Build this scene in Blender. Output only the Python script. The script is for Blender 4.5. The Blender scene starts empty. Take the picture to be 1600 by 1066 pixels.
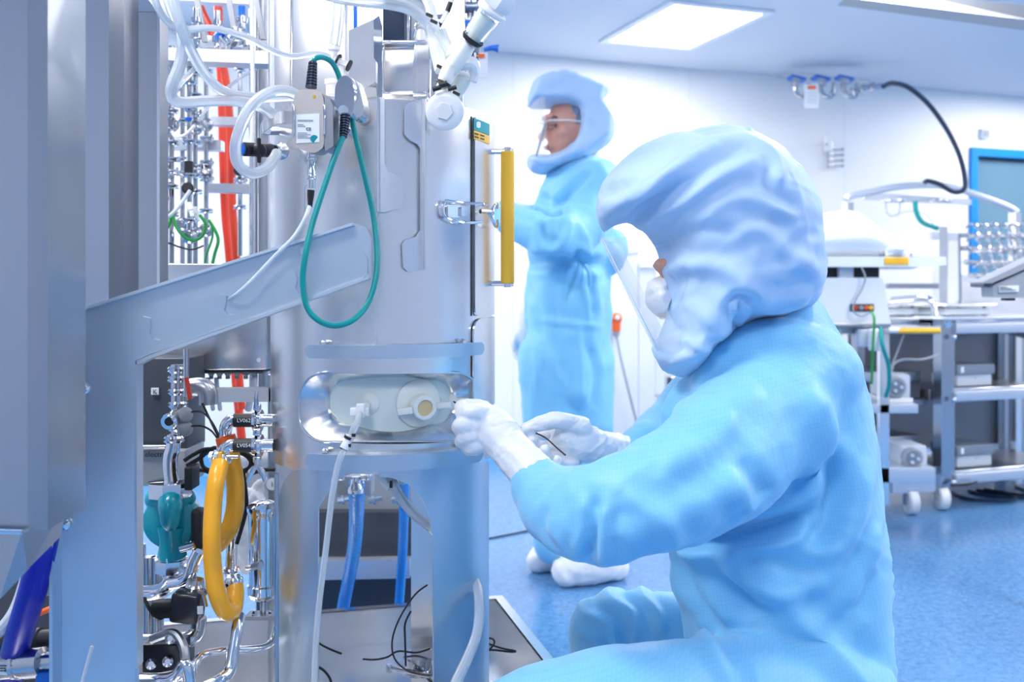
import bpy, bmesh, math, random
import numpy as np
from mathutils import Vector, Matrix, noise
from mathutils.geometry import delaunay_2d_cdt

random.seed(7)
SC = bpy.context.scene
COL = SC.collection

# ---------------------------------------------------------------- camera
F = 1556.0                      # focal length for a 1600 px wide frame
CAMZ = 1.0
cam_d = bpy.data.cameras.new('camera')
cam = bpy.data.objects.new('camera', cam_d)
COL.objects.link(cam)
cam.location = (0, 0, CAMZ)
cam.rotation_euler = (math.radians(90), 0, 0)
cam_d.sensor_width = 36.0
cam_d.lens = 36.0 * F / 1600.0
cam_d.shift_y = -83.0 / 1600.0
cam_d.clip_start = 0.02
cam_d.dof.use_dof = True
cam_d.dof.focus_distance = 1.42
cam_d.dof.aperture_fstop = 5.6
SC.camera = cam

# ---------------------------------------------------------------- world, light, exposure
SC.view_settings.view_transform = 'Standard'
SC.view_settings.look = 'None'
SC.view_settings.gamma = 1.0
SC.view_settings.use_curve_mapping = False
SC.view_settings.exposure = 0.92
W = bpy.data.worlds.new('world'); SC.world = W
W.use_nodes = True
W.node_tree.nodes['Background'].inputs[0].default_value = (0.78, 0.89, 1.0, 1)
W.node_tree.nodes['Background'].inputs[1].default_value = 0.6
PANEL_STRENGTH = 16.0
WALL_COL = (0.93, 0.94, 0.955)

# ---------------------------------------------------------------- helpers
def P(px, py, Y):
    """world point at depth Y on the line of sight through a photo coordinate"""
    return Vector(((px - 800.0) / F * Y, Y, CAMZ - (py - 450.0) / F * Y))

def s2l(c):
    return tuple((x / 12.92 if x <= 0.04045 else ((x + 0.055) / 1.055) ** 2.4) for x in c)

def rgb(r, g, b):
    return s2l((r / 255.0, g / 255.0, b / 255.0))

def mat(name, col, rough=0.5, metal=0.0, trans=0.0, ior=1.45, alpha=1.0, coat=0.0,
        bump=0.0, bscale=40.0, var=0.0, vscale=6.0, emis=None, estr=0.0, stretch=None, sss=0.0, spec=None):
    m = bpy.data.materials.new(name); m.use_nodes = True
    nt = m.node_tree; b = nt.nodes['Principled BSDF']
    b.inputs['Base Color'].default_value = (*col, 1)
    b.inputs['Roughness'].default_value = rough
    b.inputs['Metallic'].default_value = metal
    b.inputs['Transmission Weight'].default_value = trans
    b.inputs['IOR'].default_value = ior
    b.inputs['Alpha'].default_value = alpha
    b.inputs['Coat Weight'].default_value = coat
    if spec is not None: b.inputs['Specular IOR Level'].default_value = spec
    if sss:
        b.inputs['Subsurface Weight'].default_value = sss
        b.inputs['Subsurface Radius'].default_value = (0.02, 0.02, 0.02)
        b.inputs['Subsurface Scale'].default_value = 0.5
    if emis:
        b.inputs['Emission Color'].default_value = (*emis, 1)
        b.inputs['Emission Strength'].default_value = estr
    if bump or var:
        tc = nt.nodes.new('ShaderNodeTexCoord'); mp = nt.nodes.new('ShaderNodeMapping')
        nt.links.new(tc.outputs['Object'], mp.inputs[0])
        if stretch: mp.inputs['Scale'].default_value = stretch
        if bump:
            n = nt.nodes.new('ShaderNodeTexNoise'); n.inputs['Scale'].default_value = bscale
            n.inputs['Detail'].default_value = 3
            nt.links.new(mp.outputs[0], n.inputs['Vector'])
            bp = nt.nodes.new('ShaderNodeBump'); bp.inputs['Strength'].default_value = bump
            bp.inputs['Distance'].default_value = 0.002
            nt.links.new(n.outputs['Fac'], bp.inputs['Height'])
            nt.links.new(bp.outputs[0], b.inputs['Normal'])
        if var:
            n2 = nt.nodes.new('ShaderNodeTexNoise'); n2.inputs['Scale'].default_value = vscale
            n2.inputs['Detail'].default_value = 4
            nt.links.new(mp.outputs[0], n2.inputs['Vector'])
            mx = nt.nodes.new('ShaderNodeMix'); mx.data_type = 'RGBA'
            mx.inputs[6].default_value = (*[c * (1 - var) for c in col], 1)
            mx.inputs[7].default_value = (*[min(1, c * (1 + var)) for c in col], 1)
            nt.links.new(n2.outputs['Fac'], mx.inputs[0])
            nt.links.new(mx.outputs[2], b.inputs['Base Color'])
            mr = nt.nodes.new('ShaderNodeMapRange')
            mr.inputs[3].default_value = max(0.02, rough * 0.8); mr.inputs[4].default_value = rough * 1.2
            nt.links.new(n2.outputs['Fac'], mr.inputs[0])
            nt.links.new(mr.outputs[0], b.inputs['Roughness'])
    return m

M = {}
M['steel'] = mat('brushed_steel', (0.87, 0.865, 0.87), 0.26, 1.0, bump=0.02, bscale=90, var=0.035, vscale=14, stretch=(1, 1, 0.04))
M['steel_h'] = mat('brushed_steel_horizontal', (0.76, 0.765, 0.78), 0.24, 1.0, bump=0.02, bscale=90, var=0.035, vscale=10, stretch=(.1, .1, 3))
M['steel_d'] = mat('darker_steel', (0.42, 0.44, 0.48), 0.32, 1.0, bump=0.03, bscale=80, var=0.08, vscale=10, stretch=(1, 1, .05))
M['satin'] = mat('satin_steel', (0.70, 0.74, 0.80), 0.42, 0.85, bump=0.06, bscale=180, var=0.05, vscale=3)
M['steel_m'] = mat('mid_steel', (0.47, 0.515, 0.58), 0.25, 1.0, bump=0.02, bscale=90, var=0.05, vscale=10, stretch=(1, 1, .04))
M['satin_d'] = mat('bead_blasted_steel', (0.50, 0.48, 0.48), 0.42, 0.9, bump=0.05, bscale=300)
M['bracket'] = mat('bracket_steel', (0.61, 0.705, 0.79), 0.34, 0.95, bump=0.04, bscale=180, var=0.06, vscale=5)
M['chrome'] = mat('polished_steel', (0.80, 0.80, 0.82), 0.09, 1.0)
M['pipe'] = mat('pipe_steel', (0.54, 0.55, 0.58), 0.18, 1.0)
M['white'] = mat('white_paint', (0.86, 0.90, 0.95), 0.35)
M['whitegl'] = mat('white_gloss', (0.88, 0.91, 0.95), 0.15, coat=0.3)
M['plastic_w'] = mat('white_plastic', (0.86, 0.88, 0.90), 0.3, sss=0.3)
M['port'] = mat('port_plastic', (0.82, 0.87, 0.84), 0.3, sss=0.3)
M['silicone'] = mat('silicone_tube', (0.86, 0.92, 0.97), 0.25, trans=0.6, ior=1.2)
M['clear'] = mat('clear_plastic', (0.93, 0.97, 1.0), 0.05, trans=1.0, ior=1.15)
M['steel_x'] = mat('dark_panel_steel', (0.20, 0.205, 0.225), 0.35, 1.0, var=0.15, vscale=6)
M['black'] = mat('black_rubber', (0.018, 0.019, 0.024), 0.45)
M['blackgl'] = mat('black_gloss', (0.02, 0.022, 0.03), 0.2)
M['navy'] = mat('dark_navy_plastic', (0.015, 0.03, 0.07), 0.35)
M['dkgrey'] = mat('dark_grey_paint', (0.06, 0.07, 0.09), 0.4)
M['grey'] = mat('grey_plastic', (0.35, 0.38, 0.42), 0.4)
M['ltgrey'] = mat('light_grey_plastic', (0.60, 0.66, 0.74), 0.35)
M['teal'] = mat('teal_cable', rgb(0, 150, 150), 0.35)
M['pump'] = mat('turquoise_pump_paint', rgb(0, 165, 185), 0.22, coat=0.4, bump=0.05, bscale=60)
M['yellow'] = mat('yellow_silicone_hose', rgb(250, 178, 40), 0.3, coat=0.2, var=0.06, vscale=9)
M['yellowp'] = mat('yellow_plastic', rgb(255, 196, 62), 0.35)
M['orange'] = mat('orange_plastic', rgb(255, 110, 50), 0.35)
M['redhose'] = mat('red_hose', rgb(230, 70, 45), 0.35)
M['green'] = mat('green_cable', rgb(40, 150, 70), 0.4)
M['blue'] = mat('blue_plastic', rgb(20, 110, 215), 0.3)
M['bluehose'] = mat('blue_hose', rgb(30, 148, 240), 0.22, coat=0.5)
M['bluedk'] = mat('dark_blue_hose', rgb(10, 30, 170), 0.35)
M['doorblue'] = mat('door_frame_blue', rgb(30, 140, 220), 0.4)
M['label'] = mat('label_white', (0.85, 0.9, 0.95), 0.4)
M['ink'] = mat('ink_black', (0.03, 0.04, 0.06), 0.5)
M['inkteal'] = mat('ink_teal', rgb(0, 165, 170), 0.5)
M['tan'] = mat('tan_membrane', rgb(215, 195, 150), 0.5, var=0.12, vscale=120)
M['film'] = mat('bag_film', rgb(222, 234, 230), 0.16, coat=0.6, bump=0.25, bscale=14, var=0.05, vscale=8)
M['glove'] = mat('white_glove', (0.86, 0.88, 0.93), 0.42, bump=0.35, bscale=90, sss=0.15)
M['shoe'] = mat('white_overshoe', (0.88, 0.91, 0.95), 0.55, bump=0.4, bscale=40)
M['skin'] = mat('skin', rgb(222, 165, 145), 0.5, sss=0.25)
M['lip'] = mat('lip', rgb(190, 110, 105), 0.45)
M['hairnet'] = mat('hair_net', rgb(120, 140, 165), 0.6, bump=0.5, bscale=120, var=0.3, vscale=60)
M['mask'] = mat('face_mask', (0.80, 0.82, 0.88), 0.6, bump=0.6, bscale=60)
M['floor'] = None

for k_ in ('steel',):
    nt_ = M[k_].node_tree; tg = nt_.nodes.new('ShaderNodeTangent'); tg.direction_type = 'RADIAL'; tg.axis = 'Z'
    b_ = nt_.nodes['Principled BSDF']; b_.inputs['Anisotropic'].default_value = 0.75; b_.inputs['Anisotropic Rotation'].default_value = 0.0
    nt_.links.new(tg.outputs[0], b_.inputs['Tangent'])

class MB:
    """collects shapes into one mesh"""
    def __init__(s): s.v = []; s.f = []
    def add(s, vs, fs):
        o = len(s.v); s.v += [Vector(v) for v in vs]; s.f += [tuple(i + o for i in f) for f in fs]; return s
    def box(s, c, size, rz=0.0, R=None, bev=0.0):
        c = Vector(c); hx, hy, hz = [k / 2 for k in size]
        R = R or Matrix.Rotation(rz, 3, 'Z')
        if bev <= 0:
            vs = [R @ Vector((x, y, z)) + c for x in (-hx, hx) for y in (-hy, hy) for z in (-hz, hz)]
            return s.add(vs, [(0, 1, 3, 2), (4, 6, 7, 5), (0, 4, 5, 1), (2, 3, 7, 6), (0, 2, 6, 4), (1, 5, 7, 3)])
        b = min(bev, hx * .95, hy * .95, hz * .95)
        bm = bmesh.new(); bmesh.ops.create_cube(bm, size=2.0)
        for v in bm.verts: v.co = Vector((v.co.x * hx, v.co.y * hy, v.co.z * hz))
        bmesh.ops.bevel(bm, geom=list(bm.edges), offset=b, segments=3, affect='EDGES', profile=0.5)
        bm.verts.index_update()
        s.add([R @ v.co + c for v in bm.verts], [tuple(v.index for v in f.verts) for f in bm.faces]); bm.free()
        return s
    def cyl(s, a, b, r, r2=None, seg=16, caps=True):
        a = Vector(a); b = Vector(b); r2 = r if r2 is None else r2
        d = (b - a).normalized(); u = d.orthogonal().normalized(); w = d.cross(u)
        vs = []
        for c, rr in ((a, r), (b, r2)):
            vs += [c + (u * math.cos(t) + w * math.sin(t)) * rr for t in [2 * math.pi * i / seg for i in range(seg)]]
        fs = [(i, (i + 1) % seg, seg + (i + 1) % seg, seg + i) for i in range(seg)]
        if caps: fs += [tuple(range(seg - 1, -1, -1)), tuple(range(seg, 2 * seg))]
        return s.add(vs, fs)
    def lathe(s, a, b, prof, seg=20):
        """prof: list of (t along a->b in metres, radius)"""
        a = Vector(a); b = Vector(b); d = (b - a).normalized(); u = d.orthogonal().normalized(); w = d.cross(u)
        vs = []; n = len(prof)
        for t, r in prof:
            vs += [a + d * t + (u * math.cos(k) + w * math.sin(k)) * max(r, 1e-5) for k in [2 * math.pi * i / seg for i in range(seg)]]
        fs = []
        for j in range(n - 1):
            for i in range(seg):
                fs.append((j * seg + i, j * seg + (i + 1) % seg, (j + 1) * seg + (i + 1) % seg, (j + 1) * seg + i))
        fs += [tuple(range(seg - 1, -1, -1)), tuple(range((n - 1) * seg, n * seg))]
        return s.add(vs, fs)
    def tube(s, pts, r, seg=10, sub=6, closed=False, rr=None, smooth=True, squash=None):
        """pts world; r radius or list of radii per point; Catmull-Rom smoothed"""
        pts = [Vector(p) for p in pts]
        rad = list(r) if isinstance(r, (list, tuple)) else [r] * len(pts)
        if smooth and len(pts) > 2: pts, rad = catmull(pts, rad, sub, closed)
        n = len(pts); vs = []
        T = []
        for i in range(n):
            a = pts[(i - 1) % n] if (closed or i > 0) else pts[0]
            b = pts[(i + 1) % n] if (closed or i < n - 1) else pts[-1]
            t = (b - a); T.append(t.normalized() if t.length > 1e-9 else Vector((0, 0, 1)))
        u = T[0].orthogonal().normalized()
        for i in range(n):
            u = (u - T[i] * u.dot(T[i]));
            u = u.normalized() if u.length > 1e-6 else T[i].orthogonal().normalized()
            w = T[i].cross(u)
            for k in range(seg):
                an = 2 * math.pi * k / seg
                off = (u * math.cos(an) + w * math.sin(an)) * rad[i]
                if squash: off = Vector((off.x * squash[0], off.y * squash[1], off.z * squash[2]))
                vs.append(pts[i] + off)
        fs = []
        m = n if closed else n - 1
        for i in range(m):
            j = (i + 1) % n
            for k in range(seg):
                fs.append((i * seg + k, i * seg + (k + 1) % seg, j * seg + (k + 1) % seg, j * seg + k))
        if not closed: fs += [tuple(range(seg - 1, -1, -1)), tuple(range((n - 1) * seg, n * seg))]
        return s.add(vs, fs)
    def ball(s, c, r, seg=14, rings=9, R=None):
        c = Vector(c); r = Vector(r) if isinstance(r, (tuple, list, Vector)) else Vector((r, r, r))
        R = R or Matrix.Identity(3)
        vs = [c + R @ Vector((0, 0, r.z))]
        for j in range(1, rings):
            ph = math.pi * j / rings
            for i in range(seg):
                t = 2 * math.pi * i / seg
                vs.append(c + R @ Vector((r.x * math.sin(ph) * math.cos(t), r.y * math.sin(ph) * math.sin(t), r.z * math.cos(ph))))
        vs.append(c + R @ Vector((0, 0, -r.z)))
        fs = [(0, 1 + i, 1 + (i + 1) % seg) for i in range(seg)]
        for j in range(rings - 2):
            for i in range(seg):
                a = 1 + j * seg + i; b = 1 + j * seg + (i + 1) % seg
                fs.append((a, a + seg, b + seg, b))
        L = len(vs) - 1; o = 1 + (rings - 2) * seg
        fs += [(L, o + (i + 1) % seg, o + i) for i in range(seg)]
        return s.add(vs, fs)
    def prism(s, pts, vec):
        """closed polygon pts (world, coplanar-ish) extruded by vec"""
        n = len(pts); pts = [Vector(p) for p in pts]; vec = Vector(vec)
        vs = pts + [p + vec for p in pts]
        fs = [tuple(range(n - 1, -1, -1)), tuple(range(n, 2 * n))] + [(i, (i + 1) % n, n + (i + 1) % n, n + i) for i in range(n)]
        return s.add(vs, fs)
    def build(s, name, material, parent=None, smooth=True, angle=35):
        off = Vector((0, 0, 0)); q = parent
        while q is not None: off += q.location; q = q.parent
        me = bpy.data.meshes.new(name)
        me.from_pydata([tuple(v - off) for v in s.v], [], s.f)
        me.validate()
        if smooth:
            me.polygons.foreach_set('use_smooth', [True] * len(me.polygons))
            me.set_sharp_from_angle(angle=math.radians(angle))
        bm = bmesh.new(); bm.from_mesh(me); bmesh.ops.recalc_face_normals(bm, faces=bm.faces); bm.to_mesh(me); bm.free()
        if material is not None: me.materials.append(M[material] if isinstance(material, str) else material)
        o = bpy.data.objects.new(name, me); COL.objects.link(o)
        if parent is not None: o.parent = parent
        return o

def catmull(pts, rad, sub=6, closed=False):
    n = len(pts); op = []; orr = []
    segs = n if closed else n - 1
    for i in range(segs):
        if closed: p = [pts[(i + k) % n] for k in (-1, 0, 1, 2)]
        else: p = [pts[max(0, i - 1)], pts[i], pts[i + 1], pts[min(n - 1, i + 2)]]
        r0, r1 = rad[i], rad[(i + 1) % n]
        for k in range(sub):
            t = k / sub
            q = 0.5 * ((2 * p[1]) + (p[2] - p[0]) * t + (2 * p[0] - 5 * p[1] + 4 * p[2] - p[3]) * t * t + (3 * p[1] - p[0] - 3 * p[2] + p[3]) * t ** 3)
            op.append(q); tt = t * t * (3 - 2 * t); orr.append(r0 * (1 - tt) + r1 * tt)
    if not closed: op.append(pts[-1]); orr.append(rad[-1])
    return op, orr

def sm2(pts, sub=5, closed=True):
    """smooth a 2-D outline"""
    q, _ = catmull([Vector((p[0], p[1], 0)) for p in pts], [0] * len(pts), sub, closed)
    return [(v.x, v.y) for v in q]

def rrect(x0, y0, x1, y1, r, n=5):
    out = []
    for cx, cy, a in ((x1 - r, y1 - r, 0), (x0 + r, y1 - r, 90), (x0 + r, y0 + r, 180), (x1 - r, y0 + r, 270)):
        for k in range(n + 1):
            t = math.radians(a + 90 * k / n); out.append((cx + r * math.cos(t), cy + r * math.sin(t)))
    return out

def inpoly(x, y, poly):
    x = np.asarray(x); y = np.asarray(y); c = np.zeros(x.shape, bool)
    n = len(poly); j = n - 1
    for i in range(n):
        xi, yi = poly[i]; xj, yj = poly[j]
        if yi != yj:
            c ^= ((yi > y) != (yj > y)) & (x < (xj - xi) * (y - yi) / (yj - yi) + xi)
        j = i
    return c

def distpoly(x, y, poly):
    d = np.full(np.asarray(x).shape, 1e9); n = len(poly)
    for i in range(n):
        ax, ay = poly[i]; bx, by = poly[(i + 1) % n]
        dx, dy = bx - ax, by - ay; L = dx * dx + dy * dy + 1e-18
        t = np.clip(((x - ax) * dx + (y - ay) * dy) / L, 0, 1)
        d = np.minimum(d, np.hypot(x - ax - t * dx, y - ay - t * dy))
    return d

def resample(poly, g):
    out = []
    for i in range(len(poly)):
        a = poly[i]; b = poly[(i + 1) % len(poly)]
        L = math.hypot(b[0] - a[0], b[1] - a[1]); k = max(1, int(math.ceil(L / g)))
        for j in range(k): out.append((a[0] + (b[0] - a[0]) * j / k, a[1] + (b[1] - a[1]) * j / k))
    return out

def triangulate(outline, holes, g):
    loops = [resample(outline, g)] + [resample(h, g) for h in holes]
    xs = [p[0] for p in loops[0]]; ys = [p[1] for p in loops[0]]
    gx = np.arange(min(xs) + g * .5, max(xs), g); gy = np.arange(min(ys) + g * .5, max(ys), g)
    X, Yg = np.meshgrid(gx, gy); X[1::2] += g * .5; X = X.ravel(); Yg = Yg.ravel()
    ok = inpoly(X, Yg, loops[0]) & (distpoly(X, Yg, loops[0]) > g * .45)
    for h in loops[1:]: ok &= ~inpoly(X, Yg, h) & (distpoly(X, Yg, h) > g * .45)
    X = X[ok]; Yg = Yg[ok]
    pts = []; edges = []
    for L in loops:
        o = len(pts); pts += [Vector(p) for p in L]; edges += [(o + i, o + (i + 1) % len(L)) for i in range(len(L))]
    pts += [Vector((a, b)) for a, b in zip(X, Yg)]
    v, e, f, *_ = delaunay_2d_cdt(pts, edges, [], 0, 1e-7)
    V = np.array([[p.x, p.y] for p in v])
    fs = []
    c = np.array([V[list(t)].mean(axis=0) for t in f])
    ok = inpoly(c[:, 0], c[:, 1], loops[0])
    for h in loops[1:]: ok &= ~inpoly(c[:, 0], c[:, 1], h)
    fs = [tuple(t) for t, k in zip(f, ok) if k]
    return V, fs

def border_edges(fs):
    cnt = {}
    for t in fs:
        for i in range(len(t)):
            a, b = t[i], t[(i + 1) % len(t)]
            k = (min(a, b), max(a, b))
            cnt[k] = None if k in cnt else (a, b)
    return [e for e in cnt.values() if e]

def sheet(mb, outline, holes, fn, g):
    """fn(a,b,k) -> world point, k=0 front, 1 back; a plate of any shape with holes"""
    V, fs = triangulate(outline, holes, g)
    n = len(V)
    vs = [fn(a, b, 0) for a, b in V] + [fn(a, b, 1) for a, b in V]
    F2 = list(fs) + [tuple(n + i for i in reversed(t)) for t in fs]
    F2 += [(b, a, n + a, n + b) for a, b in border_edges(fs)]
    mb.add(vs, F2); return mb

def flatplate(mb, pts_px, Yf, th=0.003, holes=(), g=0.03):
    """plate seen face-on; Yf(px) depth"""
    fY = Yf if callable(Yf) else (lambda q: Yf)
    loop = [tuple(p) for p in pts_px]
    vs = [P(a, b, fY(a)) for a, b in loop]
    if not holes:
        return mb.prism(vs, (0, th, 0))
    sheet(mb, loop, [list(h) for h in holes], lambda a, b, k: P(a, b, fY(a)) + Vector((0, th * k, 0)), g)
    return mb

def thing(name, label, cat, loc=(0, 0, 0), group=None):
    o = bpy.data.objects.new(name, None); COL.objects.link(o); o.location = Vector(loc)
    o.empty_display_size = 0.05
    o['label'] = label; o['category'] = cat
    if group: o['group'] = group
    return o

def tag(o, label, cat, group=None, kind=None):
    o['label'] = label; o['category'] = cat
    if group: o['group'] = group
    if kind: o['kind'] = kind
    return o

def struct(o): o['kind'] = 'structure'; return o

def copy_tree(o, parent=None):
    c = o.copy(); COL.objects.link(c); c.parent = parent
    for ch in [k for k in bpy.data.objects if k.parent == o]: copy_tree(ch, c)
    return c

def dup(o, loc, label=None, rz=None):
    c = copy_tree(o); c.location = Vector(loc)
    if label: c['label'] = label
    if rz is not None: c.rotation_euler.z = rz
    return c

def text(txt, size, loc, rot, material, parent=None, name='lettering', ext=0.0004, align='LEFT', bold=False):
    cu = bpy.data.curves.new(name, 'FONT'); cu.body = txt; cu.size = size; cu.extrude = ext; cu.align_x = align
    cu.resolution_u = 3
    if bold: cu.offset = size * 0.02
    t = bpy.data.objects.new(name + '_tmp', cu); COL.objects.link(t)
    dg = bpy.context.evaluated_depsgraph_get()
    me = bpy.data.meshes.new_from_object(t.evaluated_get(dg))
    R = rot if isinstance(rot, Matrix) else Matrix.Rotation(rot[2], 3, 'Z') @ Matrix.Rotation(rot[1], 3, 'Y') @ Matrix.Rotation(rot[0], 3, 'X')
    off = Vector((0, 0, 0)); q = parent
    while q is not None: off += q.location; q = q.parent
    for v in me.vertices: v.co = R @ v.co + Vector(loc) - off
    me.materials.clear(); me.materials.append(M[material])
    bpy.data.objects.remove(t)
    o = bpy.data.objects.new(name, me); COL.objects.link(o); o.parent = parent
    return o

RX90 = (math.radians(90), 0, 0)

def voxel(mb, vox, smooth=6, factor=0.5):
    """unite closed shapes into one continuous skin; returns (V, faces)"""
    me = bpy.data.meshes.new('tmp'); me.from_pydata([tuple(v) for v in mb.v], [], mb.f); me.validate()
    bm = bmesh.new(); bm.from_mesh(me); bmesh.ops.recalc_face_normals(bm, faces=bm.faces); bm.to_mesh(me); bm.free()
    o = bpy.data.objects.new('tmp', me); COL.objects.link(o)
    r = o.modifiers.new('r', 'REMESH'); r.mode = 'VOXEL'; r.voxel_size = vox; r.adaptivity = 0
    if smooth:
        sm = o.modifiers.new('s', 'SMOOTH'); sm.iterations = smooth; sm.factor = factor
    dg = bpy.context.evaluated_depsgraph_get()
    m2 = bpy.data.meshes.new_from_object(o.evaluated_get(dg))
    bpy.data.objects.remove(o); bpy.data.meshes.remove(me)
    V = np.empty(len(m2.vertices) * 3); m2.vertices.foreach_get('co', V); V = V.reshape(-1, 3)
    N = np.empty(len(m2.vertices) * 3); m2.vertices.foreach_get('normal', N); N = N.reshape(-1, 3)
    fs = [tuple(p.vertices) for p in m2.polygons]
    bpy.data.meshes.remove(m2)
    return V, N, fs

def solid(name, V, fs, material, parent=None, angle=180):
    mb = MB(); mb.v = [Vector(v) for v in V]; mb.f = fs
    return mb.build(name, material, parent, angle=angle)

def inflate(mb, outline, Y, T, R=0.09, g=0.012, power=0.5, fy=None, it=8):
    """solid whose side outline (x,z) is given; half depth T, rounded over R from its rim; centre depth Y or fy(x,z)"""
    V, fs = triangulate(outline, [], g)
    d = distpoly(V[:, 0], V[:, 1], outline)
    q = 1 - np.clip(d / R, 0, 1)
    h = T * np.power(np.clip(1 - q * q, 0, 1), power)
    # smooth ridge lines
    nb = [set() for _ in V]
    for t in fs:
        for a in t:
            for b in t:
                if a != b: nb[a].add(b)
    rim = set()
    for a, b in border_edges(fs): rim.add(a); rim.add(b)
    for _ in range(it):
        h2 = h.copy()
        for i, s_ in enumerate(nb):
            if i in rim or not s_: continue
            h2[i] = 0.5 * h[i] + 0.5 * sum(h[j] for j in s_) / len(s_)
        h = h2
    yc = np.array([fy(a, b) for a, b in V]) if fy else np.full(len(V), Y)
    n = len(V)
    for i in rim: h[i] = max(h[i], 1e-4)
    vs = [Vector((a, y - k, b)) for (a, b), y, k in zip(V, yc, h)] + [Vector((a, y + k, b)) for (a, b), y, k in zip(V, yc, h)]
    F2 = list(fs) + [tuple(n + i for i in reversed(t)) for t in fs] + [(b, a, n + a, n + b) for a, b in border_edges(fs)]
    mb.add(vs, F2); return mb

def pxo(pts, Y, sub=5):
    """photo outline -> (x,z) outline at depth Y"""
    q = sm2(pts, sub) if sub > 1 else pts
    return [((a - 800) / F * Y, CAMZ - (b - 450) / F * Y) for a, b in q]

def crumple(V, N, amp, freq, seed=0, octs=3, mask=0.6):
    """cloth creases: sparse sharp ridges and valleys along warped lines, over soft facets"""
    rs = np.random.RandomState(seed); out = np.zeros(len(V))
    f = freq; a = amp
    for o in range(octs):
        for k in range(4):
            n = rs.normal(size=3); n[1] *= .4; n /= np.linalg.norm(n)
            w = np.zeros(len(V))
            for j in range(3):
                m = rs.normal(size=3) * f * (0.3 + .25 * j); w += 0.30 / (1 + .6 * j) * np.sin(V @ m + rs.rand() * 6.28)
            t = (V @ n) * f / 6.28 + rs.rand() + w
            r = np.round(t); d = np.abs(t - r)
            sg = np.where((r.astype(int) % 2) == 0, 1.0, -0.8)
            m = rs.normal(size=3) * f * 0.30; gate = np.clip((np.sin(V @ m + rs.rand() * 6.28) - (1 - 2 * mask) ) * 1.2, 0, 1)
            out += a * gate * sg * (np.exp(-(d / .075) ** 2) * .75 + np.exp(-(d / .22) ** 2) * .45)
            out += a * .35 * (2 * np.abs(t / 2 - np.floor(t / 2 + 0.5)) - .5)
        f *= 1.8; a *= 0.55
    return V + N * out[:, None]

def folds(V, N, lines, side=None):
    """lines: (list of (x,z) world, amp m, width m, signed); displaced along the normal, tapering to both ends"""
    out = np.zeros(len(V)); x = V[:, 0]; z = V[:, 2]
    for pts, amp, wid in lines:
        q, _ = catmull([Vector((p[0], p[1], 0)) for p in pts], [0] * len(pts), 6)
        n = len(q) - 1; best = np.full(len(V), 1e9); par = np.zeros(len(V)); sg = np.zeros(len(V))
        for i in range(n):
            a = q[i]; b = q[i + 1]; dx = b.x - a.x; dy = b.y - a.y; L = dx * dx + dy * dy + 1e-12
            t = np.clip(((x - a.x) * dx + (z - a.y) * dy) / L, 0, 1)
            d = np.hypot(x - a.x - t * dx, z - a.y - t * dy); m = d < best
            best = np.where(m, d, best); par = np.where(m, (i + t) / n, par)
        taper = np.clip(np.sin(np.pi * np.clip(par, 0.02, 0.98)) * 1.8, 0, 1)
        u = best / wid
        out += amp * taper * (np.exp(-u * u) - 0.35 * np.exp(-((u - 1.9) ** 2)))
    if side is not None: out = out * side
    return V + N * out[:, None]
# ---------------------------------------------------------------- the room
ROT = math.radians(20)
U = Vector((math.cos(ROT), math.sin(ROT), 0)); Vv = Vector((-math.sin(ROT), math.cos(ROT), 0))
RO = Vector((0.0, 5.95, 0))             # a point of the back wall
CEIL = 2.4
def room(u, v, z): return RO + U * u + Vv * v + Vector((0, 0, z))

def floor_mat():
    m = bpy.data.materials.new('blue_vinyl'); m.use_nodes = True
    nt = m.node_tree; b = nt.nodes['Principled BSDF']
    tc = nt.nodes.new('ShaderNodeTexCoord')
    v = nt.nodes.new('ShaderNodeTexVoronoi'); v.inputs['Scale'].default_value = 160
    n = nt.nodes.new('ShaderNodeTexNoise'); n.inputs['Scale'].default_value = 45; n.inputs['Detail'].default_value = 5
    nt.links.new(tc.outputs['Object'], v.inputs['Vector']); nt.links.new(tc.outputs['Object'], n.inputs['Vector'])
    r = nt.nodes.new('ShaderNodeValToRGB')
    r.color_ramp.elements[0].position = 0.3; r.color_ramp.elements[0].color = (*rgb(62, 122, 186), 1)
    r.color_ramp.elements[1].position = 0.7; r.color_ramp.elements[1].color = (*rgb(98, 160, 214), 1)
    mx = nt.nodes.new('ShaderNodeMix'); mx.data_type = 'RGBA'; mx.inputs[0].default_value = 0.35
    nt.links.new(n.outputs['Fac'], r.inputs[0]); nt.links.new(r.outputs[0], mx.inputs[6])
    r2 = nt.nodes.new('ShaderNodeValToRGB')
    r2.color_ramp.elements[0].color = (*rgb(55, 100, 150), 1); r2.color_ramp.elements[1].color = (*rgb(135, 178, 215), 1)
    nt.links.new(v.outputs['Color'], r2.inputs[0]); nt.links.new(r2.outputs[0], mx.inputs[7])
    nt.links.new(mx.outputs[2], b.inputs['Base Color']); b.inputs['Roughness'].default_value = 0.22
    return m
M['floor'] = floor_mat()
M['wall'] = mat('wall_panel', WALL_COL, 0.45)
M['ceil'] = mat('ceiling_paint', rgb(214, 222, 234), 0.6)
M['lum'] = mat('luminaire_diffuser', (1, 1, 1), 0.5, emis=(1.0, 0.94, 0.88), estr=PANEL_STRENGTH)
M['skirt'] = mat('cove_blue', rgb(90, 165, 225), 0.35)

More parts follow.
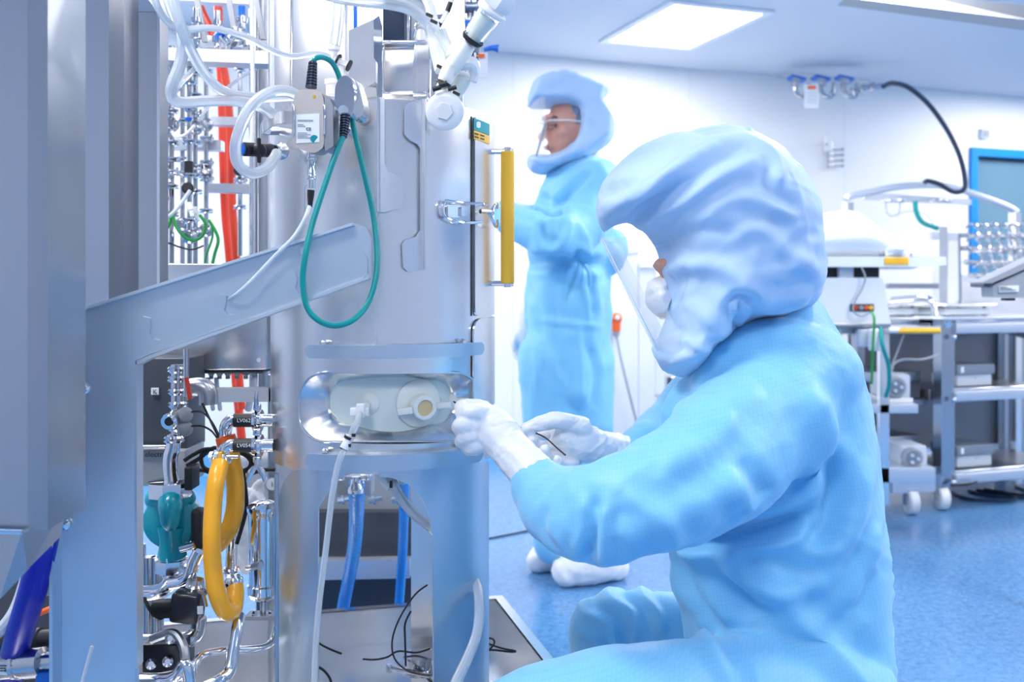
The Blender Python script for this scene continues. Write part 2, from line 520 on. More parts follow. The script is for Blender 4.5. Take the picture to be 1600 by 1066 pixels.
M['wallf'] = mat('reflection_grey_wall', rgb(176, 186, 200), 0.45)  # unseen walls, colour invented and greyed to darken reflections in the steel
L0, L1 = -4.2, 6.2      # along the back wall
D0 = -7.6               # towards and behind the camera
mb = MB().prism([room(L0, .1, 0), room(L1, .1, 0), room(L1, D0, 0), room(L0, D0, 0)], (0, 0, -0.08)); struct(mb.build('floor', 'floor'))
mb = MB().prism([room(L0, .1, CEIL), room(L1, .1, CEIL), room(L1, D0, CEIL), room(L0, D0, CEIL)], (0, 0, 0.08)); struct(mb.build('ceiling', 'ceil'))
# door opening in the back wall
def at_wall(px, py):
    """where a line of sight meets the back wall"""
    d = Vector(((px - 800) / F, 1, -(py - 450) / F)); n = Vv
    t = (RO - Vector((0, 0, CAMZ))).dot(n) / d.dot(n)
    return Vector((0, 0, CAMZ)) + d * t
def wall_u(px, py): return (at_wall(px, py) - RO).dot(U)
du0 = wall_u(1514, 300); du1 = du0 + 1.15; dz = at_wall(1520, 231).z
mb = MB()
mb.prism([room(L0, 0, 0), room(du0, 0, 0), room(du0, 0, CEIL), room(L0, 0, CEIL)], Vv * 0.1)
mb.prism([room(du1, 0, 0), room(L1, 0, 0), room(L1, 0, CEIL), room(du1, 0, CEIL)], Vv * 0.1)
mb.prism([room(du0, 0, dz), room(du1, 0, dz), room(du1, 0, CEIL), room(du0, 0, CEIL)], Vv * 0.1)
struct(mb.build('wall_back', 'wall', smooth=False))
mb = MB().prism([room(L0, 0, 0), room(L0, D0, 0), room(L0, D0, CEIL), room(L0, 0, CEIL)], -U * 0.1); struct(mb.build('wall_left', 'wallf', smooth=False))
mb = MB().prism([room(L1, 0, 0), room(L1, D0, 0), room(L1, D0, CEIL), room(L1, 0, CEIL)], U * 0.1); struct(mb.build('wall_right', 'wall', smooth=False))
mb = MB().prism([room(L0, D0, 0), room(L1, D0, 0), room(L1, D0, CEIL), room(L0, D0, CEIL)], -Vv * 0.1); struct(mb.build('wall_front', 'wallf', smooth=False))
mb = MB()
for (a, b) in ((L0, du0 - .02), (du1 + .02, L1)):
    prof = [(0, 0), (-0.075, 0.0), (-0.045, 0.012), (-0.018, 0.04), (-0.006, 0.12), (0, 0.12)]
    vs = [room(a, p[0], p[1] + .001) for p in prof] + [room(b, p[0], p[1] + .001) for p in prof]; n = len(prof)
    mb.add(vs, [(i, (i + 1) % n, n + (i + 1) % n, n + i) for i in range(n)] + [tuple(range(n)), tuple(range(2 * n - 1, n - 1, -1))])
struct(mb.build('baseboard_back', 'skirt'))
# panel joints of the wall as narrow trim strips
mb = MB()
for k in range(8):
    u = L0 + 0.6 + k * 1.2
    if du0 - .1 < u < du1 + .1: continue
    mb.prism([room(u, -0.002, .13), room(u + .012, -0.002, .13), room(u + .012, -0.002, CEIL), room(u, -0.002, CEIL)], Vv * 0.002)
struct(mb.build('trim_1', 'white', smooth=False))
# door
dr = bpy.data.objects.new('door_1', None); COL.objects.link(dr); dr.location = room(du0, 0, 0); struct(dr)
mb = MB(); w = .055
mb.prism([room(du0, -.03, 0), room(du0 + w, -.03, 0), room(du0 + w, -.03, dz), room(du0, -.03, dz)], Vv * .12)
mb.prism([room(du1 - w, -.03, 0), room(du1, -.03, 0), room(du1, -.03, dz), room(du1 - w, -.03, dz)], Vv * .12)
mb.prism([room(du0 + w, -.03, dz - w * 1.1), room(du1 - w, -.03, dz - w * 1.1), room(du1 - w, -.03, dz), room(du0 + w, -.03, dz)], Vv * .12)
mb.build('door_frame', 'doorblue', dr, smooth=False)
M['doorglass'] = mat('door_glass', rgb(104, 142, 164), 0.08, coat=0.5)
mb = MB().prism([room(du0 + w + .02, .03, 0.02), room(du1 - w - .02, .03, 0.02), room(du1 - w - .02, .03, dz - w - .02), room(du0 + w + .02, .03, dz - w - .02)], Vv * .02)
mb.build('door_panel', 'doorglass', dr, smooth=False)
mb = MB()
for a, b, c, d in ((du0 + w, du0 + w + .02, 0, dz - w), (du1 - w - .02, du1 - w, 0, dz - w), (du0 + w, du1 - w, dz - w - .02, dz - w)):
    mb.prism([room(a, .0, c), room(b, .0, c), room(b, .0, d), room(a, .0, d)], Vv * .05)
mb.build('door_seal', 'navy', dr, smooth=False)
mb = MB().tube([room(du1 - .2, .0, 1.0), room(du1 - .2, -.05, 1.0), room(du1 - .32, -.05, 1.0)], .01, smooth=False)
mb.build('door_handle', 'chrome', dr)

# ceiling luminaires: one in view, the rest added for fill
def ceiling_light(c, label, grp='square luminaires in the ceiling'):
    t = thing('ceiling_light', label, 'ceiling light', (c.x, c.y, CEIL - .02), grp)
    A = math.radians(19); e1 = Vector((math.cos(A), math.sin(A), 0)); e2 = Vector((-math.sin(A), math.cos(A), 0))
    ha, hb = .25, .38
    q = lambda a, b, z: Vector((c.x, c.y, 0)) + e1 * a + e2 * b + Vector((0, 0, z))
    m1 = MB()
    m1.prism([q(-ha, -hb, CEIL - .012), q(ha, -hb, CEIL - .012), q(ha, hb, CEIL - .012), q(-ha, hb, CEIL - .012)], (0, 0, .008))
    m1.build('diffuser', 'lum', t, smooth=False)
    m1 = MB(); f = .045
    for a0, b0, a1, b1 in ((-ha - f, -hb - f, ha + f, -hb), (-ha - f, hb, ha + f, hb + f), (-ha - f, -hb, -ha, hb), (ha, -hb, ha + f, hb)):
        m1.prism([q(a0, b0, CEIL - .014), q(a1, b0, CEIL - .014), q(a1, b1, CEIL - .014), q(a0, b1, CEIL - .014)], (0, 0, .013))
    m1.build('frame', 'white', t, smooth=False)
    return t
c0 = (P(960, 60, 5.59) + P(1045, 2, 4.86) + P(1168, 18, 5.04) + P(1095, 75, 5.81)) / 4
A = math.radians(19); e1 = Vector((math.cos(A), math.sin(A), 0)); e2 = Vector((-math.sin(A), math.cos(A), 0))
ceiling_light(c0, 'bright white rectangular ceiling light above the two gowned people')
rows = ['nearest the back wall', 'second from the back wall', 'third from the back wall', 'farthest from the back wall']
colw = {-1: 'over the steel machine', 0: 'in the middle column', 1: 'over the door side'}
for i in range(-1, 2):  # extra panels out of frame, added to light the scene
    for j in range(0, 4):
        if i == 0 and j == 0: continue
        c = c0 + e1 * (3.2 * i) - e2 * (1.75 * j)
        ceiling_light(c, 'added unseen fill panel ' + colw[i] + ' ' + rows[j])
# ---------------------------------------------------------------- the bioreactor vessel
VC = Vector(((598 - 800) / F * 1.55, 1.55, 0)); VR = 0.17
def cylP(px, py, R=VR):
    """photo coordinate on the vessel skin -> (arc length from the front, height)"""
    k = (px - 800) / F; A_ = k * k + 1; B_ = -2 * (k * VC.x + VC.y); C_ = VC.x ** 2 + VC.y ** 2 - R * R
    D = B_ * B_ - 4 * A_ * C_
    t = (-B_ - math.sqrt(D)) / (2 * A_) if D > 0 else -B_ / (2 * A_)
    x = k * t - VC.x; th = math.atan2(x, -(t - VC.y))
    return (th * VR, CAMZ - (py - 450) / F * t)
def cylW(s_, z, R=VR):
    th = s_ / VR
    return Vector((VC.x + R * math.sin(th), VC.y - R * math.cos(th), z))
def wrap(mb, pts_px, R, th=.002, holes=(), g=.012, zmin=None, smooth=0):
    """thin plate bent around the vessel axis; outline in photo coordinates of its front skin"""
    pp = sm2(pts_px, smooth) if smooth else pts_px
    o = [cylP(a, b, R) for a, b in pp]
    if zmin is not None: o = [(a, max(b, zmin)) for a, b in o]
    hs = [[cylP(a, b, R) for a, b in h] for h in holes]
    return sheet(mb, o, hs, lambda a, b, k: cylW(a, b, R - th * k), g)

vessel = thing('bioreactor_vessel', 'large brushed steel cylindrical vessel with an oval front window on plate legs', 'vessel', (VC.x, VC.y, .25))
ZT = 1.262; ZS = .742
# shell with the window cut out
def racetrack(x0, y0, x1, y1, r): return rrect(x0, y0, x1, y1, r, 7)
WO = [cylP(a, b) for a, b in racetrack(468, 582, 751, 690, 42)]
mb = MB(); S = math.pi * VR
sheet(mb, [(-S + .0005, ZS), (S - .0005, ZS), (S - .0005, ZT), (-S + .0005, ZT)], [WO], lambda a, b, k: cylW(a, b, VR - .002 * k), .014)
mb.build('shell', 'steel', vessel)
# sloped window frame
WI = [cylP(a, b) for a, b in racetrack(497, 597, 730, 666, 32)]
mb = MB(); n = len(WO); rings = []
for t in (0, .08, .3, .6, .85, 1.0):
    R_ = VR + .0025 - .030 * (t ** 1.3) if t > .05 else VR - .001
    rings.append([cylW(WO[i][0] * (1 - t) + WI[i][0] * t, WO[i][1] * (1 - t) + WI[i][1] * t, R_) for i in range(n)])
rings.append([cylW(WI[i][0], WI[i][1], VR - .036) for i in range(n)])
vs = [v for r in rings for v in r]
mb.add(vs, [(j * n + i, j * n + (i + 1) % n, (j + 1) * n + (i + 1) % n, (j + 1) * n + i) for j in range(len(rings) - 1) for i in range(n)])
mb.build('window_frame', 'steel_h', vessel, angle=60)
# raised lip round the window
mb = MB().tube([cylW(a, b, VR + .001) for a, b in WO], .0022, seg=6, closed=True, smooth=False); mb.build('window_lip', 'steel_h', vessel)
# rings
for nm, y0, y1, x0, x1, R_ in (('band', 540, 561, 476, 757, VR + .016), ('band', 712, 737, 476, 755, VR + .022)):
    a0 = cylP(x0, 600, R_)[0]; a1 = cylP(x1, 600, R_)[0]
    z0 = cylP(600, y0, R_)[1]; z1 = cylP(600, y1, R_)[1]
    mb = MB(); o = rrect(a0, z1, a1, z0, (z0 - z1) * .49, 5)
    sheet(mb, o, [], lambda a, b, k: cylW(a, b, R_ - .003 * k), .012)
    # the shelf under its top edge joining it to the shell
    N_ = 40; vs = []; fs = []
    for i in range(N_ + 1):
        s_ = a0 + .01 + (a1 - a0 - .02) * i / N_
        vs += [cylW(s_, z0 - .001, R_ - .001), cylW(s_, z0 - .001, VR - .001), cylW(s_, z0 - .004, VR - .001), cylW(s_, z0 - .004, R_ - .001)]
    for i in range(N_):
        for k in range(4): fs.append((4 * i + k, 4 * i + (k + 1) % 4, 4 * i + 4 + (k + 1) % 4, 4 * i + 4 + k))
    mb.add(vs, fs); mb.build(nm, 'bracket', vessel)
    for px in (500, 730):
        s_ = cylP(px, 600, R_)[0]; c = cylW(s_, z0, VR + .008)
        MB().lathe(c, c + Vector((0, 0, 1)), [(0, .005), (.004, .0048), (.006, .002)], 8).build('cap_nut', 'chrome', vessel)
# legs of the skirt
mb = MB(); wrap(mb, [(433, 1500), (433, 800), (436, 775), (443, 752), (456, 737), (480, 730), (560, 730), (560, 738), (535, 745), (519, 759), (508, 775), (497, 794), (496, 1500)], VR + .003, .003, zmin=.29, g=.015)
mb.build('leg', 'bracket', vessel)
mb = MB(); wrap(mb, [(590, 735), (600, 730), (741, 722), (764, 722), (764, 1500), (678, 1500), (677, 838), (673, 812), (664, 788), (652, 770), (636, 756), (612, 747), (592, 745)], VR + .003, .003, zmin=.29, g=.015)
lg = mb.build('leg', 'bracket', vessel)
mb = MB()
for a0, a1 in ((2.2, 2.75),):
    sheet(mb, [(a0 * VR, .29), (a1 * VR, .29), (a1 * VR, .76), (a0 * VR, .76)], [], lambda a, b, k: cylW(a, b, VR - .004 * k), .02)
mb.build('leg', 'satin', vessel)
# inner leg seen through the opening, with its gusset foot
mb = MB(); c = P(657, 950, 1.66)
mb.box((c.x, 1.66, .52), (.030, .014, .46)); mb.box((c.x + .019, 1.664, .52), (.010, .024, .46)); mb.build('post', 'steel', vessel)
mb = MB(); mb.box((c.x, 1.655, .31), (.085, .05, .006)); 
mb.prism([(c.x - .005, 1.64, .313), (c.x + .045, 1.64, .313), (c.x + .0, 1.64, .37)], (0, .004, 0)); mb.build('foot_plate', 'steel', vessel)
for dx, dy in ((-.03, -.012), (.03, -.012), (-.03, .015), (.032, .015)):
    q = Vector((c.x + dx, 1.655 + dy, .313)); MB().lathe(q, q + Vector((0, 0, 1)), [(0, .004), (.003, .004), (.005, .002)], 6).build('bolt', 'chrome', vessel)
# base ring
mb = MB(); N_ = 48; vs = []; fs = []
for i in range(N_):
    t = 2 * math.pi * i / N_
    for R_, z in ((VR - .045, .29), (VR + .012, .29), (VR + .012, .278), (VR - .045, .278)): vs.append(Vector((VC.x + R_ * math.sin(t), VC.y - R_ * math.cos(t), z)))
for i in range(N_):
    j = (i + 1) % N_
    for k in range(4): fs.append((4 * i + k, 4 * i + (k + 1) % 4, 4 * j + (k + 1) % 4, 4 * j + k))
mb.add(vs, fs).build('base_ring', 'steel_h', vessel)
for t in (.6, 2.5, 3.9, 5.6):
    q = Vector((VC.x + (VR - .02) * math.sin(t), VC.y - (VR - .02) * math.cos(t), .25))
    MB().lathe(q, q + Vector((0, 0, 1)), [(0, .02), (.006, .02), (.008, .008), (.03, .008)], 12).build('foot', 'chrome', vessel)
# inner floor of the vessel and top rim
mb = MB().lathe((VC.x, VC.y, ZS + .002), (VC.x, VC.y, 2), [(0, VR - .003), (.004, VR - .003)], 40); mb.build('base_plate', 'steel_d', vessel)
mb = MB().lathe((VC.x, VC.y, ZT - .006), (VC.x, VC.y, 2), [(0, VR - .003), (.004, VR - .003)], 40); mb.build('cover_plate', 'steel', vessel)
# seams: narrow vertical join to the right of the window
mb = MB(); wrap(mb, [(736.9, 182), (737.7, 182), (737.7, 494), (736.9, 494)], VR + .0012, .001, g=.02); mb.build('door_gap', 'black', vessel)
# door leaf on the right flank
mb = MB(); zt = cylP(742, 182)[1]; zb = cylP(742, 494)[1]; a0 = cylP(739, 300)[0]; a1 = S * .62
sheet(mb, rrect(a0, zb, a1, zt, .008, 3), [], lambda a, b, k: cylW(a, b, VR + .004 - .003 * k), .014)
door = mb.build('door_leaf', 'steel', vessel)
mb = MB(); zt2 = cylP(742, 498)[1]; zb2 = cylP(742, 640)[1]
sheet(mb, rrect(a0 - .004, zb2, a1, zt2, .02, 4), [], lambda a, b, k: cylW(a, b, VR + .0045 - .003 * k), .014)
mb.build('flank_panel', 'steel', vessel)
# yellow grip on its bracket (sub-parts of the door)
Yh = 1.52
ht = P(793, 237, Yh); hb = P(793, 443, Yh)
g_ = MB().lathe(hb, ht, [(0, .0095), (.001, .0105), (.200, .0105), ((ht - hb).length, .0095)], 20).build('grip', 'yellowp', door)
for z in (ht.z, hb.z):
    mb = MB()
    mb.cyl((ht.x + .009, Yh, z), (ht.x - .032, Yh, z), .0042, seg=10); mb.cyl((ht.x, Yh, z - .006), (ht.x, Yh, z + .006), .006, seg=12)
    mb.build('grip_bracket', 'chrome', door)
# teal and yellow sticker
mb = MB(); wrap(mb, [(741, 185), (765, 194), (765, 212), (741, 203)], VR + .0052, .0006, g=.01); mb.build('sticker', 'inkteal', door)
mb = MB(); wrap(mb, [(741, 204), (765, 213), (765, 226), (741, 217)], VR + .0052, .0006, g=.01); mb.build('sticker', 'yellowp', door)
mb = MB(); wrap(mb, rrect(745, 190, 751, 200, 2.5, 3), VR + .0060, .0006, g=.01); mb.build('sticker_mark', 'label', door)
for x in (742, 751):
    for y in (207, 212):
        mb = MB(); wrap(mb, [(x, y + (x - 741) * .3), (x + 6, y + 2 + (x - 741) * .3), (x + 6, y + 4 + (x - 741) * .3), (x, y + 2 + (x - 741) * .3)], VR + .006, .0005, g=.01); mb.build('sticker_text', 'ink', door)
# latch
lt = bpy.data.objects.new('latch', None); COL.objects.link(lt); lt.parent = vessel
def vp(px, py, o=.0): s_, z = cylP(px, py); return cylW(s_, z, VR + o)
mb = MB().tube([vp(692, 314, .008), vp(715, 318, .014), vp(738, 319, .016), vp(741, 322, .016)], .0021); mb.tube([vp(692, 314, .008), vp(688, 322, .008), vp(689, 336, .008), vp(697, 344, .009), vp(716, 349, .014), vp(738, 347, .016)], .0024)
mb.build('bail', 'chrome', lt)
mb = MB(); wrap(mb, rrect(700, 320, 720, 340, 3, 3), VR + .010, .009, g=.01); mb.build('catch_block', 'chrome', lt)
mb = MB(); wrap(mb, rrect(721, 323, 734, 338, 2, 3), VR + .014, .012, g=.01); mb.tube([vp(736, 331, .017), vp(748, 332, .02)], .0035, smooth=False); mb.build('pivot_block', 'chrome', lt)
mb = MB().tube([vp(748, 332, .02), vp(755, 320, .02), vp(763, 320, .014), vp(764, 326, .012)], .0024); mb.tube([vp(746, 334, .02), vp(752, 348, .02), vp(760, 355, .016), vp(765, 345, .012)], .0024); mb.ball(vp(749, 332, .02), .0055)
mb.build('wing_handle', 'chrome', lt)
# cable guide plates standing off the shell
mb = MB(); wrap(mb, [(591, 152), (601, 152), (601, 254), (606, 268), (622, 274), (629, 282), (629, 318), (624, 326), (600, 332), (591, 331)], VR + .008, .002, g=.01)
mb.build('hook_plate', 'satin', vessel)
mb = MB(); wrap(mb, [(589, 150), (592, 150), (592, 331), (589, 331)], VR + .016, .016, g=.01); mb.build('hook_flange', 'chrome', vessel)
mb = MB(); wrap(mb, [(632, 168), (638, 161), (664, 153), (664, 420), (661, 422), (638, 425), (630, 418), (628, 382), (633, 375), (650, 370), (657, 360), (657, 232), (652, 225), (640, 219), (632, 210)], VR + .008, .002, g=.01)
mb.build('hook_plate', 'satin', vessel)
mb = MB(); wrap(mb, [(664, 152), (667, 152), (667, 421), (664, 421)], VR + .016, .016, g=.01); mb.build('hook_flange', 'chrome', vessel)
# curved bumper rail at the upper left
mb = MB(); rail = [P(462, 190, 1.42), P(440, 188, 1.40), P(420, 196, 1.39), P(408, 207, 1.39), P(407, 220, 1.40), P(418, 224, 1.43)]
for i, p in enumerate(catmull(rail, [0] * 6, 6)[0]): pass
q = catmull(rail, [0] * 6, 6)[0]; vs = []; fs = []
for p in q: vs += [p + Vector((0, 0, .013)), p + Vector((0, .004, .013)), p + Vector((0, .004, -.004)), p + Vector((0, 0, -.004))]
for i in range(len(q) - 1):
    for k in range(4): fs.append((4 * i + k, 4 * i + (k + 1) % 4, 4 * i + 4 + (k + 1) % 4, 4 * i + 4 + k))
mb.add(vs, fs).build('bumper_rail', 'steel_h', vessel)
mb = MB().cyl(P(418, 205, 1.43), P(440, 205, 1.46), .006); mb.build('rail_spacer', 'chrome', vessel)

# the single-use bag inside the window
bag = thing('process_bag', 'pale translucent film bag seen in the oval window of the vessel', 'bag', (VC.x, VC.y, .79))
mb = MB(); RB = VR - .029; N_ = 56; prof = [(.752, .05), (.765, RB - .03), (.785, RB - .004), (.81, RB), (.86, RB), (.89, RB - .004), (.91, RB - .02), (.915, .05)]
vs = [Vector((VC.x + r * math.sin(2 * math.pi * i / N_), VC.y - r * math.cos(2 * math.pi * i / N_), z)) for z, r in prof for i in range(N_)]
fs = [(j * N_ + i, j * N_ + (i + 1) % N_, (j + 1) * N_ + (i + 1) % N_, (j + 1) * N_ + i) for j in range(len(prof) - 1) for i in range(N_)]
mb.add(vs, fs).build('film', 'film', bag)
def bp(px, py, o=0.0):
    s_, z = cylP(px, py, RB); return cylW(s_, z, RB + o)
def bn(px): 
    th = cylP(px, 640, RB)[0] / VR; return Vector((math.sin(th), -math.cos(th), 0))
mb = MB(); c = bp(654, 630); nn = bn(654)
mb.lathe(c - nn * .004, c + nn, [(0, .034), (.0055, .034), (.007, .032), (.0075, .018)], 40); mb.build('port_flange', 'port', bag)
c2 = bp(657, 634); n2 = (nn + Vector((.1, -.3, -.1))).normalized()
mb = MB(); mb.lathe(c2, c2 + n2, [(0, .018), (.018, .018), (.020, .0165), (.020, .0118), (.016, .0112)], 32); pc = mb.build('port_collar', 'port', bag)
MB().lathe(c2 + n2 * .0165, c2 + n2, [(0, .0113), (.001, .0113)], 24).build('membrane', 'tan', pc)
for a, b_, k in (((638, 640), (622, 643), 0), ((677, 634), (692, 631), 1)):
    A_ = bp(*a, .012); B_ = bp(*b_, .012); m = (A_ + B_) / 2; d = (B_ - A_); an = math.atan2(d.z, d.x)
    MB().box(m, (d.length + .006, .006, .010), R=Matrix.Rotation(-math.atan2(d.z, d.x), 3, 'Y'), bev=.002).build('wing', 'port', pc)
mb = MB(); c = bp(576, 631); nn = bn(576); mb.lathe(c - nn * .004, c + nn, [(0, .015), (.0055, .015), (.007, .012), (.012, .005), (.022, .004)], 28); mb.build('port_flange', 'port', bag)
mb = MB(); c = bp(712, 628); nn = bn(712); mb.lathe(c - nn * .004, c + nn, [(0, .018), (.0055, .018), (.0075, .014), (.012, .007), (.024, .005)], 28); mb.build('port_flange', 'port', bag)
mb = MB().tube([bp(501, 605, .001), bp(507, 630, .001), bp(520, 652, .001), bp(540, 663, .001)], .0012); mb.tube([bp(508, 612, .001), bp(516, 640, .001), bp(530, 655, .001)], .0009); mb.build('weld_seam', 'port', bag)

# white connector with sample line down to the tray
ln = thing('sample_line', 'thin clear tube with white clamp hanging from the left window port', 'tube', P(567, 640, 1.36))
a = bp(568, 640, .022)
mb = MB().box(a + Vector((0.0, -.004, 0)), (.026, .010, .012), bev=.002); mb.box(a + Vector((.002, -.006, .002)), (.012, .012, .020), bev=.002); mb.build('pinch_clamp', 'plastic_w', ln)
MB().tube([a, P(558, 660, 1.345), P(547, 682, 1.34)], .0048).build('hose_tail', 'silicone', ln)
q = [P(547, 682, 1.34), P(536, 705, 1.335), P(526, 735, 1.335), P(517, 790, 1.335), P(509, 860, 1.335), P(498, 950, 1.335), P(492, 1040, 1.335), P(494, 1130, 1.34), P(520, 1220, 1.36), P(560, 1240, 1.42)]
MB().tube(q, .0042).build('tube', 'silicone', ln)
MB().lathe(P(548, 680, 1.34), P(537, 703, 1.335), [(0, .003), (.001, .0062), (.006, .0062), (.008, .005), (.016, .0066), (.020, .0066), (.021, .004)], 12).build('coupling', 'plastic_w', ln)
for px, py in ((545, 682), (538, 698)):
    c = P(px, py, 1.337); MB().lathe(c, P(px - 4, py + 9, 1.337), [(0, .0058), (.0035, .0058)], 12).box(c + Vector((.007, -.003, .002)), (.005, .004, .004)).build('tie', 'black', ln)

# tray under everything
UB = Vector((math.cos(math.radians(14.5)), math.sin(math.radians(14.5)), 0)); VB = Vector((-UB.y, UB.x, 0))
TC = Vector((-.021, 2.2, 0))      # rear right corner of its rim
ZR = .321; ZF = .245
tray = thing('drip_tray', 'large square steel drip tray standing under the vessel and the pipework', 'tray', TC - UB * .4 - VB * .5 + Vector((0, 0, .24)))
def tp(a, b, z): return TC - UB * a - VB * b + Vector((0, 0, z))
LA, LB = 1.0, 1.02
mb = MB(); t = .003
mb.prism([tp(0.02, 0.02, ZF), tp(LA - .02, 0.02, ZF), tp(LA - .02, LB - .02, ZF), tp(.02, LB - .02, ZF)], (0, 0, -t)); mb.build('tray_floor', 'steel_h', tray, smooth=False)
for (a0, b0, a1, b1) in ((0, 0, LA, 0), (LA, 0, LA, LB), (LA, LB, 0, LB), (0, LB, 0, 0)):
    inw = ((.02 if a0 == 0 else -.02), (.02 if b0 == 0 else -.02))
    def ins(a, b, d): return (a + (d if a == 0 else -d), b + (d if b == 0 else -d))
    p0, p1 = ins(a0, b0, .02), ins(a1, b1, .02); i0, i1 = ins(a0, b0, .026), ins(a1, b1, .026)
    mb = MB(); mb.add([tp(*p0, ZF), tp(*p1, ZF), tp(*p1, ZR), tp(*p0, ZR), tp(*ins(a0, b0, .023), ZF), tp(*ins(a1, b1, .023), ZF), tp(*ins(a1, b1, .023), ZR), tp(*ins(a0, b0, .023), ZR)],
                      [(0, 1, 2, 3), (4, 7, 6, 5), (3, 2, 6, 7), (0, 4, 5, 1), (0, 3, 7, 4), (1, 5, 6, 2)])
    mb.build('tray_wall', 'steel_h', tray, smooth=False)
    mb = MB(); mb.add([tp(a0, b0, ZR), tp(a1, b1, ZR), tp(*ins(a1, b1, .023), ZR), tp(*ins(a0, b0, .023), ZR), tp(a0, b0, ZR - .012), tp(a1, b1, ZR - .012), tp(*ins(a1, b1, .023), ZR - .002), tp(*ins(a0, b0, .023), ZR - .002)],
                      [(0, 1, 2, 3), (4, 7, 6, 5), (0, 4, 5, 1), (2, 6, 7, 3), (1, 5, 6, 2), (0, 3, 7, 4)])
    mb.build('tray_rim', 'steel_h', tray, smooth=False)
for a, b in ((.08, .08), (LA - .08, .08), (.08, LB - .08), (LA - .08, LB - .08)):
    q = tp(a, b, 0)
    mb = MB().cyl(q, q + Vector((0, 0, .02)), .03).cyl(q + Vector((0, 0, .02)), q + Vector((0, 0, ZF - .004)), .018); mb.build('tray_leg', 'steel', tray)
# ---------------------------------------------------------------- motor tower and things above the vessel
tw = thing('drive_tower', 'tall steel drive column with boxed motor housing above the vessel', 'machine column', (VC.x, 1.8, ZT))
# broad back column plates
def quadbox(mb, px0, py0, px1, py1, Y, th):
    a = P(px0, py1, Y); b = P(px1, py0, Y)
    mb.box(((a.x + b.x) / 2, Y + th / 2, (a.z + b.z) / 2), (abs(b.x - a.x), th, abs(b.z - a.z)), bev=.002); return mb
for x0, x1, Y_ in ((428, 454, 1.86), (456, 534, 1.84), (538, 602, 1.88)):
    quadbox(MB(), x0, -260, x1, 600, Y_, .05).build('column_panel', 'steel', tw)
quadbox(MB(), 662, -260, 724, 600, 1.84, .05).build('column_panel', 'steel', tw)
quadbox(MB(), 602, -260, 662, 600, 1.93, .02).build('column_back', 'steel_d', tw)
quadbox(MB(), 552, -40, 558, 60, 1.80, .004).build('blue_edge_strip', 'blue', tw)
# polished motor box
Yb = 1.50
mb = MB(); a = P(597, 147, Yb); b = P(664, 70, Yb)
mb.box(((a.x + b.x) / 2, Yb + .05, (a.z + b.z) / 2), (b.x - a.x, .10, b.z - a.z), bev=.006); mb.build('motor_box', 'steel', tw)
a = P(594, 72, Yb); b = P(668, 66, Yb)
MB().box(((a.x + b.x) / 2, Yb + .04, (a.z + b.z) / 2), (b.x - a.x, .11, .006), bev=.002).build('box_lid', 'chrome', tw)
a = P(594, 152, Yb); b = P(668, 147, Yb)
MB().box(((a.x + b.x) / 2, Yb + .04, (a.z + b.z) / 2), (b.x - a.x, .12, .005), bev=.002).build('box_base', 'chrome', tw)
# black motor
quadbox(MB(), 598, -90, 632, 64, 1.53, .07).build('motor', 'navy', tw)
quadbox(MB(), 632, -90, 640, 64, 1.55, .05).build('motor_rail', 'chrome', tw)
quadbox(MB(), 641, -90, 652, 64, 1.56, .05).build('motor_plate', 'steel_d', tw)
# side cheek plates with slots
mb = MB(); flatplate(mb, [(584, 30), (592, 24), (597, 40), (597, 250), (590, 250), (590, 100), (584, 90)], 1.455, .004); mb.build('cheek_plate', 'chrome', tw)
mb = MB(); flatplate(mb, [(545, 48), (583, 30), (587, 34), (587, 128), (545, 152)], lambda q: 1.50 - (q - 545) / 40 * .04, .003); mb.build('cheek_plate', 'steel', tw)
mb = MB(); flatplate(mb, [(545, 152), (587, 128), (589, 150), (550, 156)], 1.47, .02); mb.build('cheek_foot', 'steel_d', tw)
mb = MB(); flatplate(mb, sm2([(645, 152), (648, 60), (650, 42), (658, 34), (667, 34), (671, 44), (671, 100), (670, 150)], 3), 1.49, .003, holes=[rrect(651, 45, 664, 64, 5, 4)], g=.5 * 10); mb.build('cheek_plate', 'steel', tw)
MB().tube([P(671, 152, 1.487), P(672, 90, 1.487), P(671, 46, 1.487), P(664, 33, 1.487), (P(652, 36, 1.487)), P(646, 60, 1.487)], .0022).build('cheek_edge', 'chrome', tw)
# hanging control box at the very top
mb = MB(); flatplate(mb, [(655, -40), (708, -40), (694, 22), (672, 24), (657, 5)], 1.62, .03); mb.build('underside_box', 'steel_d', tw)

# probe amplifier
am = thing('sensor_amplifier', 'small steel sensor housing with a printed label hanging on its mount', 'sensor', P(487, 240, 1.28))
Ya = 1.27
pts = sm2([(460, 222), (458, 180), (460, 150), (470, 141), (492, 140), (503, 148), (506, 165), (506, 222), (500, 234), (488, 239), (470, 233)], 4)
mb = MB(); mb.prism([P(a, b, Ya) for a, b in pts], (0.004, .030, 0)); am_b = mb.build('housing', 'satin_d', am)
mb = MB(); mb.prism([P(x, y, Ya + .002) for x, y in ((507, 148), (514, 152), (520, 165), (521, 228), (508, 236), (506, 222))], (.002, .03, 0)); mb.build('side_cover', 'steel_d', am)
def lab(mbx, x0, y0, x1, y1, Y, th=.0006, sk=0): return mbx.prism([P(x0, y0 + sk, Y), P(x1, y0, Y), P(x1, y1, Y), P(x0, y1 + sk, Y)], (0, th, 0))
lab(MB(), 463, 177, 499, 222, Ya - .001, .001, 2).build('label_plate', 'label', am_b, smooth=False)
s1 = F / Ya
def tx(t, h, px, py, Y, m='ink', par=None, rz=0): return text(t, h / F * Y * 1.35, P(px, py, Y), (math.radians(90), 0, rz), m, par)
lab(MB(), 465, 187, 489, 189.4, Ya - .0016, .0005).build('printed_line', 'grey', am_b, smooth=False)
tx('CE', 5, 478, 204, Ya - .0014, 'ink', am_b)
